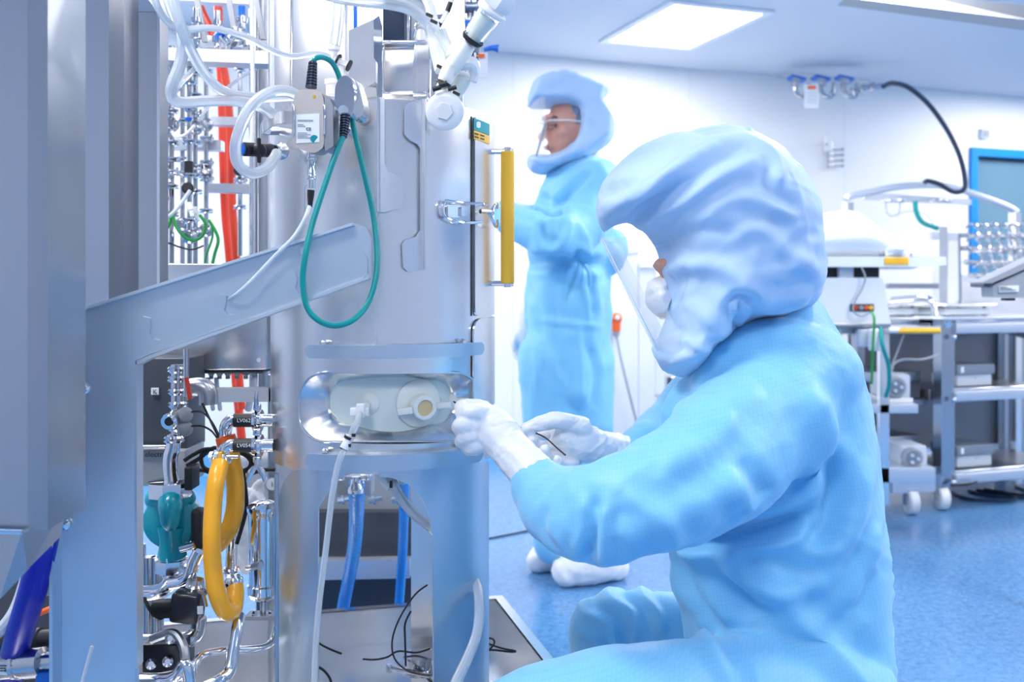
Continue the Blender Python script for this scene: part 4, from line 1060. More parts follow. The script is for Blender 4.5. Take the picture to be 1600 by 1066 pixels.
# junction box behind the bracket
jb = thing('junction_box', 'brushed steel junction box behind the sloping bracket with cables below', 'box', P(330, 575, 1.75))
quadbox(MB(), 236, 412, 416, 578, 1.75, .10).build('enclosure', 'steel_h', jb)
quadbox(MB(), 236, 580, 410, 584, 1.76, .09).build('bottom_seam', 'dkgrey', jb)
for x in (250, 404): MB().lathe(P(x, 563, 1.75), P(x, 563, 0), [(-.001, .005), (.003, .004)], 10).build('screw', 'chrome', jb)
for i, x in enumerate((300, 315, 330, 343, 356, 370, 384, 397)):
    MB().lathe(P(x, 580, 1.79), P(x, 700, 1.79), [(0, .006), (.006, .006), (.008, .004), (.014, .004)], 8).build('gland', 'grey', jb)
for i, (x, x2) in enumerate(((312, 318), (325, 333), (338, 344), (396, 388))):
    MB().tube([P(x, 590, 1.79), P(x + 1, 602, 1.79), P((x + x2) / 2, 618, 1.80), P(x2, 640, 1.82)], .004 if i < 3 else .006).build('cable', 'ltgrey', jb)
quadbox(MB(), 414, 420, 424, 560, 1.78, .05).build('hinge_rail', 'steel_d', jb)

# ---------------------------------------------------------------- lower frame: pipes, pump, hoses
lf = thing('pipe_skid', 'steel skid frame of square tubes carrying the pump and pipework', 'frame', P(330, 900, 1.7))
beam('rail', 328, 608, 428, 607, 21, 1.72, 'satin', .03, lf)
quadbox(MB(), 418, 585, 430, 1300, 1.72, .03).build('upright', 'steel_d', lf)
beam('rail', 430, 878, 640, 874, 30, 2.35, 'satin', .03, lf)
quadbox(MB(), 222, 600, 228, 700, 1.9, .3).build('side_rail', 'steel_d', lf)
MB().cyl(P(432, 740, 1.36), P(432, 1400, 1.36), .0032, seg=8).build('front_rod', 'pipe', lf)
# dark cabinet behind pump
db = thing('control_module', 'dark control module with a K label behind the pump', 'box', P(250, 700, 1.78))
quadbox(MB(), 150, 560, 292, 705, 1.66, .10).build('case', 'dkgrey', db)
quadbox(MB(), 150, 704, 290, 760, 1.64, .10).build('lower_case', 'grey', db)
quadbox(MB(), 150, 696, 264, 701, 1.625, .02).build('chrome_strip', 'chrome', db)
lab(MB(), 236, 606, 248, 617, 1.655, .001).build('k_label', 'label', db, smooth=False)
tx('K', 8, 238.5, 616, 1.653, 'ink', db)
tx('electrix', 9, 226, 714, 1.635, 'ink', db)
# pump
pm = thing('turquoise_pump', 'turquoise cast pump between two chrome flanges', 'pump', P(268, 870, 1.52))
Yp = 1.52; c = P(266, 815, Yp)
mb = MB(); mb.lathe(c + Vector((0, .03, 0)), c + Vector((0, -1, 0)), [(0, .040), (.01, .043), (.03, .043), (.036, .040), (.040, .030), (.042, .015)], 30)
mb.build('volute', 'pump', pm)
MB().tube([P(266, 768, Yp), P(266, 790, Yp - .03), P(266, 812, Yp - .035), P(266, 826, Yp - .02)], [.017, .018, .015, .008], seg=16).build('inlet_hump', 'pump', pm)
MB().tube([P(268, 822, Yp - .005), P(268, 846, Yp - .004), P(269, 868, Yp)], [.022, .018, .022], seg=18).build('outlet_neck', 'pump', pm)
MB().tube([P(267, 828, Yp - .042), P(267, 850, Yp - .03), P(267, 862, Yp - .022)], [.003, .003, .003]).build('rib', 'pump', pm)
MB().tube([P(240, 786, Yp + .01), P(246, 778, Yp + .005), P(266, 774, Yp), P(286, 778, Yp + .005), P(294, 786, Yp + .01)], [.014, .018, .02, .018, .014], seg=14).build('shoulder', 'pump', pm)
MB().lathe(P(266, 775, Yp), P(266, 740, Yp), [(0, .034), (.018, .034), (.022, .034), (.023, .030), (.024, .012)], 8).build('top_flange', 'chrome', pm)
MB().lathe(P(268, 892, Yp), P(268, 850, Yp), [(0, .026), (.018, .026), (.019, .022), (.024, .022)], 8).build('bottom_flange', 'chrome', pm)
MB().cyl(P(282, 858, Yp - .03), P(304, 852, Yp - .03), .006).build('nipple', 'chrome', pm)
mb = MB(); mb.box(P(310, 826, Yp - .005), (.016, .03, .062), bev=.006); mb.build('terminal_box', 'black', pm)
mb = MB(); mb.box(P(300, 745, Yp - .01), (.012, .04, .035), bev=.003); mb.build('terminal_bracket', 'black', pm)
# pipes
def pipe(name, label, pts, r, m='chrome', clamps=(), Y=None):
    t = thing(name, label, 'pipe', pts[len(pts) // 2])
    MB().tube(pts, r, sub=7, seg=14).build('pipe', m, t)
    for q, d, rr in clamps:
        d = Vector(d).normalized(); MB().lathe(Vector(q) - d * .005, Vector(q) + d, [(0, rr), (.003, rr * 1.15), (.005, rr * .9), (.007, rr * 1.15), (.010, rr)], 16).build('ferrule', 'chrome', t)
    return t
t = pipe('inlet_pipe', 'shiny chrome pipe rising from the pump flange to a clamp', [P(268, 752, Yp), P(266, 735, Yp), P(266, 715, Yp), P(270, 700, Yp), P(272, 680, Yp)], .011, clamps=[(P(272, 686, Yp), (0, 0, 1), .014)])
pipe('clear_column', 'vertical chrome column with stacked ferrules left of the elbow', [P(278, 680, 1.56), P(278, 640, 1.56), P(278, 610, 1.56), P(278, 570, 1.56)], .011, 'pipe', clamps=[(P(278, y, 1.56), (0, 0, 1), .014) for y in (578, 592, 612, 632, 668)])
pipe('elbow_pipe', 'grey steel elbow turning down behind the red lever', [P(286, 612, 1.60), P(302, 606, 1.60), P(316, 606, 1.60), P(324, 614, 1.60), P(325, 632, 1.60)], .016, 'steel_d')
pipe('side_stub', 'open-ended chrome stub pointing towards the viewer', [P(280, 642, 1.56), P(268, 655, 1.52), P(264, 659, 1.50)], .010, 'pipe', clamps=[(P(264, 659, 1.50), (-.3, -1, -.2), .011)])
MB().lathe(P(264, 659, 1.493), P(262, 660, 1.3), [(0, .0065), (.003, .0065)], 16).build('bore', 'black', bpy.data.objects['side_stub'])
o = line('red_lever', 'slim red valve lever beside the chrome column', [P(291, 590, 1.50), P(294, 605, 1.50), P(297, 624, 1.50)], .0035, 'redhose', 'lever')
MB().cyl(P(291, 545, 1.54), P(291, 620, 1.54), .0045).build('guide_rod', 'pipe', lf)
for y in (646, 668):
    t = thing('pressure_sensor', 'small grey sensor %s on the chrome column with a black lead' % ('above its twin' if y == 646 else 'below its twin'), 'sensor', P(293, y, 1.53))
    MB().lathe(P(286, y + 3, 1.54), P(300, y - 1, 1.52), [(0, .010), (.004, .012), (.010, .012), (.014, .005)], 14).build('head', 'grey', t)
    MB().tube([P(299, y - 2, 1.52), P(315, y - 2, 1.53), P(330, y + 12 - (y - 646) * .3, 1.55), P(342, y + 34 - (y - 646) * .6, 1.57)], .0016, seg=6).build('lead', 'black', t)
for i, (pts, lb) in enumerate([([(316, 630), (330, 660), (345, 690)], 'black wire running down from the elbow'), ([(288, 720), (300, 712), (318, 703), (334, 702)], 'black cable under the grey sensors'),
        ([(292, 728), (312, 716), (330, 702), (338, 700)], 'second black cable under the grey sensors'), ([(304, 735), (320, 736), (335, 742), (350, 748)], 'black cable passing behind the yellow hose'),
        ([(370, 706), (384, 712), (392, 722), (388, 732), (374, 736), (366, 728)], 'black cable coil right of the yellow hoses'), ([(378, 706), (390, 712), (398, 724), (392, 734), (378, 738)], 'outer turn of the black cable coil'),
        ([(380, 738), (384, 770), (384, 800), (370, 850)], 'black cable hanging right of the yellow hoses'), ([(388, 742), (410, 735), (430, 734)], 'black cable leading to the right upright'), ([(318, 702), (314, 716), (318, 730), (330, 736)], 'small black cable bow left of the yellow hose')]):
    line('black_cable', lb, [P(a, b, 1.56) for a, b in pts], .0032 if i else .0018, 'black', 'cable')
# LV pipes with clamps
def lvpipe(txt, y, elbow, Y_, label):
    t = thing('labelled_pipe', label, 'pipe', P(390, y, Y_))
    MB().tube(elbow + [P(372, y, Y_), P(400, y, Y_), P(428, y, Y_)], .0095, seg=16).build('pipe', 'chrome', t)
    b = MB().cyl(P(366, y, Y_), P(397, y, Y_), .0102, seg=18).build('black_sleeve', 'black', t)
    tx(txt, 6.2, 370, y + 3, Y_ - .0106, 'label', b)
    c = P(403, y, Y_)
    MB().lathe(c - Vector((.006, 0, 0)), c + Vector((1, 0, 0)), [(0, .016), (.004, .017), (.006, .013), (.008, .017), (.012, .016)], 18).build('clamp_ring', 'chrome', t)
    for s_ in (-1, 1):
        MB().box(c + Vector((0, -.004, .020 * s_)), (.011, .010, .010), bev=.002).build('clamp_jaw', 'chrome', t)
    return t, c
t, c = lvpipe('LV062', 657, [P(352, 684, 1.50), P(353, 668, 1.49), P(360, 658, 1.49)], 1.49, 'upper chrome pipe with black sleeve reading LV062 and a wing clamp')
MB().tube([c + Vector((0, -.008, .02)), c + Vector((0, -.01, .035)), c + Vector((.001, -.01, .045))], [.004, .003, .002]).build('wing_nut', 'chrome', t)
t, c = lvpipe('LV054', 696, [P(347, 716, 1.47), P(350, 704, 1.46), P(360, 697, 1.46)], 1.46, 'lower chrome pipe with black sleeve reading LV054 and a wing clamp')
MB().cyl(c + Vector((0, -.006, -.02)), c + Vector((0, -.006, -.034)), .004).build('clamp_screw', 'chrome', t)
for s_ in (-1, 1): MB().tube([c + Vector((0, -.008, -.028)), c + Vector((.008 * s_, -.008, -.038)), c + Vector((.013 * s_, -.008, -.052))], [.003, .005, .003], squash=(1, .5, 1)).build('wing_nut', 'chrome', t)
t = thing('tri_clamp', 'chrome clamp with bolts at the top end of the front yellow hose', 'clamp', P(345, 714, 1.46))
MB().lathe(P(346, 722, 1.46), P(347, 706, 1.46), [(0, .014), (.004, .015), (.008, .013), (.014, .009)], 18).build('ring', 'chrome', t)
MB().cyl(P(326, 714, 1.455), P(372, 714, 1.455), .003).build('clamp_bolt', 'chrome', t)
for x in (328, 336): MB().lathe(P(x, 714, 1.455), P(x + 9, 714, 1.455), [(0, .0075), (.005, .0075)], 8).build('clamp_nut', 'chrome', t)
MB().box(P(344, 713, 1.446), (.006, .004, .012), bev=.001).build('brass_tag', 'yellowp', t)
# yellow hoses
yh = thing('yellow_hose', 'thick yellow hose hanging in a U in front of the pipes', 'hose', P(350, 960, 1.42))
MB().tube([P(344, 724, 1.45), P(338, 750, 1.43), P(333, 790, 1.42), P(331, 840, 1.41), P(333, 890, 1.41), P(340, 930, 1.41), P(352, 955, 1.42), P(364, 953, 1.44), P(368, 930, 1.46), P(366, 910, 1.47)], [.0125] * 10, sub=9, seg=20).build('hose', 'yellow', yh)
MB().lathe(P(366, 914, 1.47), P(364, 898, 1.47), [(0, .0135), (.004, .014), (.008, .0135), (.013, .010)], 18).build('end_ferrule', 'chrome', yh)
YHR = line('yellow_hose', 'yellow hose curving down behind the front yellow hose', [P(356, 690, 1.50), P(362, 720, 1.50), P(368, 760, 1.50), P(366, 800, 1.50), P(356, 830, 1.50), P(338, 852, 1.52), P(312, 862, 1.55)], .0135, 'yellow', 'hose', seg=18)
MB().lathe(P(352, 682, 1.50), P(357, 700, 1.50), [(0, .015), (.012, .0155), (.016, .014)], 18).build('hose_cuff', 'orange', YHR)
# chrome filter housing
fh = thing('filter_housing', 'polished upright filter housing beside the vessel leg', 'filter housing', P(412, 930, 1.55))
MB().lathe(P(412, 938, 1.55), P(412, 780, 1.55), [(0, .012), (.006, .022), (.010, .024), (.012, .026), (.024, .026), (.026, .023), (.125, .023), (.135, .0235), (.140, .026), (.146, .026), (.152, .018), (.156, .008)], 36).build('shell', 'chrome', fh)
MB().cyl(P(412, 965, 1.55), P(412, 935, 1.55), .006).build('drain', 'pipe', fh)
MB().box(P(412, 962, 1.55), (.05, .03, .006)).build('base', 'steel_d', fh)
for x in (398, 424): MB().lathe(P(x, 962, 1.53), P(x, 950, 1.53), [(0, .005), (.004, .005), (.008, .002)], 6).build('nut', 'chrome', fh)
MB().tube([P(384, 888, 1.53), P(396, 886, 1.53)], .004).tube([P(396, 886, 1.53), P(408, 884, 1.52)], .006).build('vent', 'pipe', fh)
# pipework below pump
pipe('outlet_pipe', 'bright chrome bend leaving the pump to the left', [P(270, 890, Yp), P(268, 905, Yp), P(258, 920, Yp - .01), P(240, 926, Yp - .01), P(215, 927, Yp)], .0115, clamps=[(P(268, 896, Yp), (0, 0, 1), .014)])
pipe('crossing_pipe', 'chrome pipe rising diagonally right of the pump outlet', [P(268, 912, 1.50), P(285, 908, 1.49), P(297, 898, 1.48), P(303, 880, 1.48), P(312, 862, 1.48)], .0095)
pipe('rear_drop', 'thin steel pipe dropping behind the yellow hoses', [P(366, 780, 1.60), P(363, 840, 1.58), P(361, 880, 1.56), P(361, 900, 1.55)], .0085, 'pipe', clamps=[(P(361, 892, 1.55), (0, 0, 1), .012)])
pipe('lower_bend', 'large steel bend under the black actuator', [P(310, 965, 1.5), P(308, 985, 1.5), P(298, 998, 1.49), P(280, 1002, 1.49), P(225, 1004, 1.5)], .0125, 'pipe')
pipe('front_rail_pipe', 'chrome tube bent low across the tray in front', [P(432, 980, 1.50), P(424, 1004, 1.48), P(400, 1014, 1.46), P(360, 1016, 1.44), P(320, 1022, 1.42), P(306, 1036, 1.40), P(298, 1066, 1.38), P(292, 1110, 1.36)], .0055)
pipe('slanted_pipe', 'chrome pipe slanting down from the yellow hose loop', [P(374, 962, 1.45), P(370, 985, 1.43), P(364, 1020, 1.41), P(358, 1050, 1.39), P(340, 1066, 1.37), P(300, 1082, 1.36)], .0088)
pipe('bottom_pipe', 'chrome pipe leaving the bracket at the bottom edge', [P(215, 1062, 1.36), P(250, 1062, 1.36), P(276, 1056, 1.35), P(290, 1040, 1.35), P(296, 1066, 1.35), P(297, 1110, 1.35)], .0095)
for i, x in enumerate((222, 233, 246)): MB().cyl(P(x, 870 if i else 850, 1.60), P(x, 1000, 1.60), .010 if i else .006).build('riser', 'pipe', lf)
ac = thing('valve_actuator', 'black valve actuator block below the pump outlet', 'actuator', P(290, 950, 1.45))
MB().box(P(294, 946, 1.45), (.042, .040, .044), R=Matrix.Rotation(math.radians(6), 3, 'Y'), bev=.006).build('housing', 'blackgl', ac)
MB().cyl(P(278, 950, 1.45), P(244, 952, 1.46), .014).build('motor', 'black', ac)
MB().tube([P(310, 922, 1.43), P(318, 930, 1.43), P(322, 948, 1.43)], .003).build('collar', 'chrome', ac)
lab(MB(), 308, 948, 317, 960, 1.422, .002).build('sticker', 'ltgrey', ac, smooth=False)
MB().lathe(P(304, 926, 1.47), P(306, 904, 1.47), [(0, .020), (.004, .020), (.010, .014), (.02, .012)], 16).build('neck', 'pipe', ac)
MB().tube([P(225, 935, 1.46), P(236, 955, 1.45), P(250, 966, 1.45), P(258, 960, 1.45)], .003).build('lead', 'black', ac)
a2 = thing('dark_gearbox', 'dark gearbox with chrome studs at the foot of the bracket', 'gearbox', P(250, 1040, 1.45))
quadbox(MB(), 222, 1008, 284, 1062, 1.44, .06).build('case', 'blackgl', a2)
MB().tube([P(290, 1045, 1.42), P(286, 1010, 1.43), P(270, 990, 1.44), P(236, 1000, 1.44)], .007).build('hoop', 'steel_d', a2)
for x, y in ((236, 1038), (262, 1034), (266, 998)): MB().lathe(P(x, y, 1.44), P(x, y, .5), [(0, .008), (.006, .008), (.010, .004)], 10).build('stud', 'chrome', a2)
# grey bag of cloth behind (translucent plastic) and small gauge
cl = MB(); inflate(cl, pxo([(372, 800), (385, 765), (408, 745), (416, 760), (418, 840), (404, 890), (380, 900), (360, 870)], 1.95), 1.95, .05, .03, .012)
V_, N_, f_ = voxel(cl, .006, 4); V_ = crumple(V_, N_, .008, 60, 3); o = solid('plastic_bag', V_, f_, 'mask'); tag(o, 'crumpled translucent plastic bag hanging behind the yellow hoses', 'bag')
t = thing('pressure_gauge', 'small round gauge at the right upright above the filter housing', 'gauge', P(425, 758, 1.7))
MB().lathe(P(425, 757, 1.70), P(425, 757, 0), [(-.006, .011), (.002, .012), (.003, .0105)], 24).build('case', 'grey', t)
MB().lathe(P(425, 757, 1.697), P(425, 757, 0), [(0, .0098), (.0006, .0098)], 24).build('dial', 'label', t)
MB().box(P(425, 757, 1.6955), (.001, .0006, .008)).build('needle', 'ink', t)

# ---------------------------------------------------------------- tank and hoses seen between the legs
tk = thing('buffer_tank', 'dark blue-grey tank with steel band seen between the vessel legs', 'tank', P(560, 850, 2.6))
MB().box(P(560, 770, 2.62), (.62, .3, .25), bev=.02).build('body', 'grey', tk)
quadbox(MB(), 400, 800, 660, 875, 2.44, .3).build('lower_body', 'dkgrey', tk)
quadbox(MB(), 400, 874, 660, 900, 2.42, .2).build('steel_band', 'satin', tk)
quadbox(MB(), 400, 900, 660, 960, 2.5, .2).build('plinth', 'dkgrey', tk)
for x in (536, 584, 620): MB().lathe(P(x - 8, 782, 2.40), P(x + 14, 778, 2.40), [(0, .008), (.010, .008), (.011, .012), (.016, .012), (.017, .006), (.034, .006)], 10).build('stud', 'chrome', tk)
quadbox(MB(), 526, 745, 580, 775, 1.9, .05).build('manifold_block', 'grey', tk)
def ribbed(name, label, pts, r, m):
    q, _ = catmull([Vector(p) for p in pts], [0] * len(pts), 26)
    rr = [r * (1.0 + .05 * math.sin(i * 1.9)) for i in range(len(q))]
    o = MB().tube(q, rr, seg=16, smooth=False).build(name, m, angle=80); return o
bh = thing('blue_hose', 'bright blue ribbed hose dropping from a chrome fitting behind the vessel window', 'hose', P(545, 940, 1.8))
o = ribbed('hose', '', [P(557, 756, 1.86), P(557, 800, 1.92), P(554, 850, 2.05), P(546, 900, 2.22), P(537, 945, 2.30), P(528, 1000, 2.32)], .0145, 'bluehose'); o.parent = bh; o.matrix_parent_inverse = Matrix.Translation(-bh.location)
MB().lathe(P(556, 770, 1.86), P(556, 735, 1.86), [(0, .0155), (.006, .015), (.012, .013), (.02, .009), (.03, .009)], 18).build('fitting', 'chrome', bh)
for x in (532, 572): MB().box(P(x, 745, 1.86), (.02, .02, .012), bev=.003).build('bolt_lug', 'chrome', bh)
o = ribbed('blue_hose', '', [P(632, 740, 2.1), P(631, 800, 2.15), P(629, 860, 2.25), P(626, 910, 2.3), P(620, 990, 2.32)], .011, 'bluehose'); tag(o, 'second blue hose half hidden behind the inner post', 'hose')
dh = thing('drain_tube', 'clear bent tube with white elbow hanging under the vessel at the right leg', 'tube', P(640, 800, 1.45))
MB().tube([P(608, 742, 1.45), P(614, 756, 1.45), P(628, 780, 1.45), P(646, 803, 1.46), P(672, 824, 1.50), P(700, 850, 1.62)], .0072).build('tube', 'silicone', dh)
MB().tube([P(600, 735, 1.46), P(604, 750, 1.455), P(613, 760, 1.45)], [.012, .011, .009]).build('elbow', 'plastic_w', dh)
MB().lathe(P(636, 742, 1.46), P(640, 760, 1.46), [(0, .012), (.006, .014), (.01, .014), (.012, .006)], 16).build('cap', 'port', dh)
MB().box(P(611, 757, 1.435), (.004, .004, .010)).build('tie', 'black', dh)
# clear tube on the right of the right leg
line('overflow_tube', 'clear silicone tube bowing outward beside the right vessel leg into the tray', [P(732, 890, 1.50), P(745, 915, 1.46), P(749, 950, 1.42), P(745, 990, 1.39), P(730, 1030, 1.36), P(708, 1075, 1.34), P(690, 1120, 1.34)], .0072)
# wires in the tray
for i, (pts, Y_, r, lb) in enumerate([
        ([(668, 914), (648, 930), (625, 965), (613, 1000), (617, 1030), (640, 1050), (672, 1056)], 1.52, .0014, 'thin black wire looping round the inner post foot'),
        ([(642, 955), (633, 975), (633, 1000), (634, 1040)], 1.50, .0016, 'short dark wire hanging close to the inner post'),
        ([(567, 1030), (585, 1031), (605, 1027), (622, 1018), (650, 1020), (672, 1014)], 1.60, .0016, 'black wire lying on the base ring'),
        ([(496, 1004), (512, 1013), (534, 1022)], 1.62, .0018, 'short black wire emerging from the left leg'),
        ([(492, 1040), (506, 1048), (516, 1062), (519, 1080)], 1.50, .002, 'black wire curling at the foot of the left leg'),
        ([(742, 1016), (770, 1016), (800, 1019), (804, 1017), (780, 1012), (750, 1000), (768, 998), (772, 1006), (760, 1020), (742, 1030)], 1.75, .0018, 'black wire tangled in the right corner of the tray'),
        ([(742, 847), (780, 840), (815, 833), (850, 826), (880, 824)], 3.1, .0035, 'black cable lying on the blue floor behind the vessel')]):
    line('black_wire', lb, [P(a, b, Y_) for a, b in pts] if i < 6 else [Vector((P(a, b, 3.0).x * (CAMZ / ((b - 450) / F)) / 3.0, CAMZ / ((b - 450) / F), .004)) for a, b in pts], r, 'black', 'wire')
cs = thing('load_cell_foot', 'small steel swivel foot with studs on the tray floor by the inner post', 'foot', P(655, 1040, 1.6))
MB().lathe(P(655, 1050, 1.6), P(655, 1020, 1.6), [(0, .028), (.004, .028), (.006, .020), (.022, .020), (.024, .026), (.028, .026)], 24).build('cup', 'pipe', cs)
MB().tube([P(608, 1044, 1.57), P(640, 1050, 1.57), P(672, 1056, 1.57)], .004, smooth=False).build('lever', 'pipe', cs)
MB().lathe(P(607, 1050, 1.57), P(608, 1036, 1.57), [(0, .005), (.004, .005), (.012, .004)], 10).build('stud', 'chrome', cs)
M['dkl'] = mat('slate_grey_plastic', (0.20, 0.25, 0.32), 0.4)
# ---------------------------------------------------------------- things at the back and right
def rbox(mb, o, u0, u1, v0, v1, z0, z1, bev=0.0):
    """box aligned with the room, o = plan origin"""
    c = Vector((o.x, o.y, 0)) + U * (u0 + u1) / 2 + Vv * (v0 + v1) / 2 + Vector((0, 0, (z0 + z1) / 2))
    return mb.box(c, (u1 - u0, v1 - v0, z1 - z0), rz=ROT, bev=bev)
def rp(o, u, v, z): return Vector((o.x, o.y, 0)) + U * u + Vv * v + Vector((0, 0, z))

# trolley
TO = Vector((P(1471, 800, 4.45).x, 4.45, 0))
TW, TD = .95, .60
tr = thing('steel_trolley', 'three-tier square-tube steel trolley on white castors at the right', 'trolley', TO)
for u in (0, TW - .04):
    for v in (0, TD - .04): rbox(MB(), TO, u, u + .075 if u == 0 and v == 0 else u + .045, v, v + .05, .11, .865).build('post', 'steel_m', tr)
for z in (.84, .535, .165):
    nm = 'shelf'
    mb = MB(); rbox(mb, TO, .07, TW, .012, .02, z - .018 if z < .8 else z - .02, z + .006, 0); rbox(mb, TO, .02, TW, .02, TD, z - .03, z - .022)
    mb.build(nm, 'steel_d', tr, smooth=False)
    rbox(MB(), TO, .07, TW + .04, -.018, .012, z - .045, z - .0, .004).build('shelf_rail', 'satin', tr)
    rbox(MB(), TO, .07, TW - .02, -.012, .010, z, z + .014, .004).build('shelf_lip', 'chrome', tr)
    rbox(MB(), TO, .0, .03, .07, TD, z - .045, z, .003).build('side_rail', 'steel_d', tr)
rbox(MB(), TO, .02, TW, TD - .02, TD, .17, .84).build('back_panel', 'steel_x', tr)
rbox(MB(), TO, -.01, TW + .03, -.02, TD, .855, .868, .003).build('top_plate', 'satin', tr)
for z in (.5, .13, .78):
    q = rp(TO, .05, -.02, z); MB().lathe(q, q - Vv, [(0, .012), (.008, .011), (.012, .005)], 10).build('bolt', 'chrome', tr)
def castor(q, par, r=.055):
    c = Vector((q.x, q.y, 0))
    w = MB().lathe(c + Vector((-.022, 0, r)), c + Vector((1, 0, r)), [(0, r * .85), (.006, r), (.038, r), (.044, r * .85)], 22).build('castor_wheel', 'plastic_w', par)
    MB().box(c + Vector((-.028, 0, r + .01)), (.005, .03, .05)).box(c + Vector((.028, 0, r + .01)), (.005, .03, .05)).box(c + Vector((0, 0, 2 * r + .003)), (.06, .05, .006)).build('castor_fork', 'chrome', par)
for u, v in ((.03, .03), (TW - .05, .03), (.03, TD - .05), (TW - .05, TD - .05)): castor(rp(TO, u, v, 0), tr)
MB().tube([rp(TO, .03, -.02, .12), rp(TO, .10, -.05, .125), rp(TO, .16, -.04, .13)], .006).build('castor_brake', 'black', tr)
# bent push handle on the left side
hp = [(1395, 469), (1420, 467), (1446, 466), (1458, 474), (1462, 492), (1468, 503), (1482, 508)]
MB().tube([P(a, b, 4.75 - (a - 1395) / 90 * .3) for a, b in hp], .016, seg=14).build('push_handle', 'chrome', tr)
# weighing consoles on shelves
def console(z, label):
    t = thing('scale_console', label, 'scale', rp(TO, .2, .1, z), 'weighing consoles on the trolley shelves')
    rbox(MB(), TO, .12, .34, .03, .2, z + .055, z + .10, .004).build('display_lid', 'dkl', t)
    rbox(MB(), TO, .13, .33, .04, .2, z + .002, z + .055, .002).build('case', 'ltgrey', t)
    rbox(MB(), TO, .14, .155, .027, .03, z + .065, z + .092).build('white_sticker', 'label', t)
    q = rp(TO, .235, .04, z + .04); MB().lathe(q, q - Vv, [(0, .005), (.003, .005)], 10).build('screw', 'chrome', t)
    return t
console(.549, 'grey scale console on the middle shelf of the steel trolley')
console(.179, 'grey scale console on the bottom shelf of the steel trolley')
dd = thing('dark_drawer_unit', 'long dark box with a steel lid on the middle trolley shelf', 'box', rp(TO, -.2, .3, .5))
rbox(MB(), TO, -.28, -.02, .1, .5, .575, .62, .004).build('lid', 'steel_d', dd); rbox(MB(), TO, -.27, -.02, .11, .5, .50, .575).build('case', 'dkgrey', dd)
rbox(MB(), TO, -.30, -.01, .08, .52, .47, .495).build('shelf_bar', 'steel_d', dd)
d2 = thing('dark_drawer_unit', 'long dark box with a brown-steel lid low down beside the trolley foot', 'box', rp(TO, -.2, .3, .2))
rbox(MB(), TO, -.32, -.02, .1, .5, .265, .33, .004).build('lid', 'steel_d', d2); rbox(MB(), TO, -.30, -.02, .11, .5, .19, .265).build('case', 'dkgrey', d2)
rbox(MB(), TO, -.34, -.01, .08, .52, .15, .185).build('shelf_bar', 'steel_d', d2)
wb = thing('white_cabinet', 'pale panel standing between the trolley and the pump cart', 'cabinet', rp(TO, -.2, .6, .0))
rbox(MB(), TO, -.36, -.12, .70, .75, .0, .78).build('panel', 'white', wb); 
# balances on the top
def balance(px, py, Y, w, d, label):
    o = P(px, py, Y); o.z = 0
    t = thing('balance', label, 'scale', (o.x, o.y, .87), 'bench balances on the trolley top')
    rbox(MB(), o, 0, w, 0, d, .872, .905, .008).build('base', 'ltgrey', t)
    rbox(MB(), o, -.02, w + .02, -.02, d + .02, .914, .925, .008).build('weighing_pan', 'steel_h', t)
    rbox(MB(), o, w * .3, w * .7, d * .3, d * .7, .9255, .927).build('pan_reflection_inset', 'chrome', t) if False else None
    for a, b in ((.02, .02), (w - .02, .02), (.02, d - .02), (w - .02, d - .02)):
        q = rp(o, a, b, .905); MB().cyl(q, q + Vector((0, 0, .01)), .01).build('pan_post', 'grey', t)
    for a, b in ((.02, .02), (w - .02, .02)):
        q = rp(o, a, b, .868); MB().cyl(q, q + Vector((0, 0, .006)), .012).build('foot', 'black', t)
    return t
balance(1478, 480, 4.62, .27, .34, 'balance with a square steel pan on the right of the trolley top')
balance(1384, 480, 4.62, .19, .25, 'balance with a round-cornered pan behind the bent push handle')
sb = thing('side_bench', 'steel side table top under the balance behind the push handle', 'table', P(1420, 500, 5.0))
o = rp(TO, -.34, .10, 0)
rbox(MB(), o, -.03, .31, 0, .4, .83, .866, .004).build('table_top', 'steel', sb)
for a, b in ((-.017, .02), (-.017, .37)): rbox(MB(), o, a - .015, a + .015, b - .015, b + .015, 0, .83).build('leg', 'steel_d', sb)
# inclined counter at far right
ct = thing('steel_counter', 'brushed steel splashback sloping away behind the trolley at right', 'counter', P(1560, 470, 5.5))
mb = MB(); mb.prism([P(1492, 432, 5.6), P(1640, 478, 4.9), P(1640, 540, 4.9), P(1492, 500, 5.6)], (.02, .03, 0)); mb.build('splashback', 'steel', ct, smooth=False)
mb = MB(); mb.prism([P(1490, 426, 5.6), P(1640, 466, 4.9), P(1640, 478, 4.9), P(1490, 434, 5.6)], (.02, .03, 0)); mb.build('splashback_edge', 'satin', ct, smooth=False)
mb = MB(); rbox(mb, P(1492, 500, 5.6).to_2d().to_3d(), .0, .8, .0, .05, 0, .88); mb.build('cabinet_base', 'steel_d', ct, smooth=False)

# scale display in front at right edge
sd = thing('scale_display', 'tilted grey display unit with printed label at the right edge', 'display', P(1580, 470, 3.0))
mb = MB(); mb.prism([P(1536, 441, 3.0), P(1640, 392, 3.0), P(1640, 404, 3.0), P(1538, 448, 3.0)], (.06, .22, 0)); mb.build('screen_panel', 'grey', sd, smooth=False)
mb = MB(); mb.prism([P(1538, 443, 2.99), P(1551, 443, 2.99), P(1546, 449, 2.99), P(1537, 448, 2.99)], (.06, .22, 0)); mb.build('corner', 'navy', sd, smooth=False)
mb = MB(); mb.prism([P(1551, 446, 3.01), P(1640, 406, 3.01), P(1640, 466, 3.01), P(1552, 465, 3.01)], (.05, .18, 0)); mb.build('housing', 'grey', sd, smooth=False)
mb = MB(); lab(mb, 1561, 446, 1592, 456, 3.005, .002, 1); mb.build('label_plate', 'label', sd, smooth=False)
for k in range(3): lab(MB(), 1563, 448 + 2.4 * k, 1574 + 7 * k, 448.9 + 2.4 * k, 3.002, .001).build('printed_line', 'ink', sd, smooth=False)
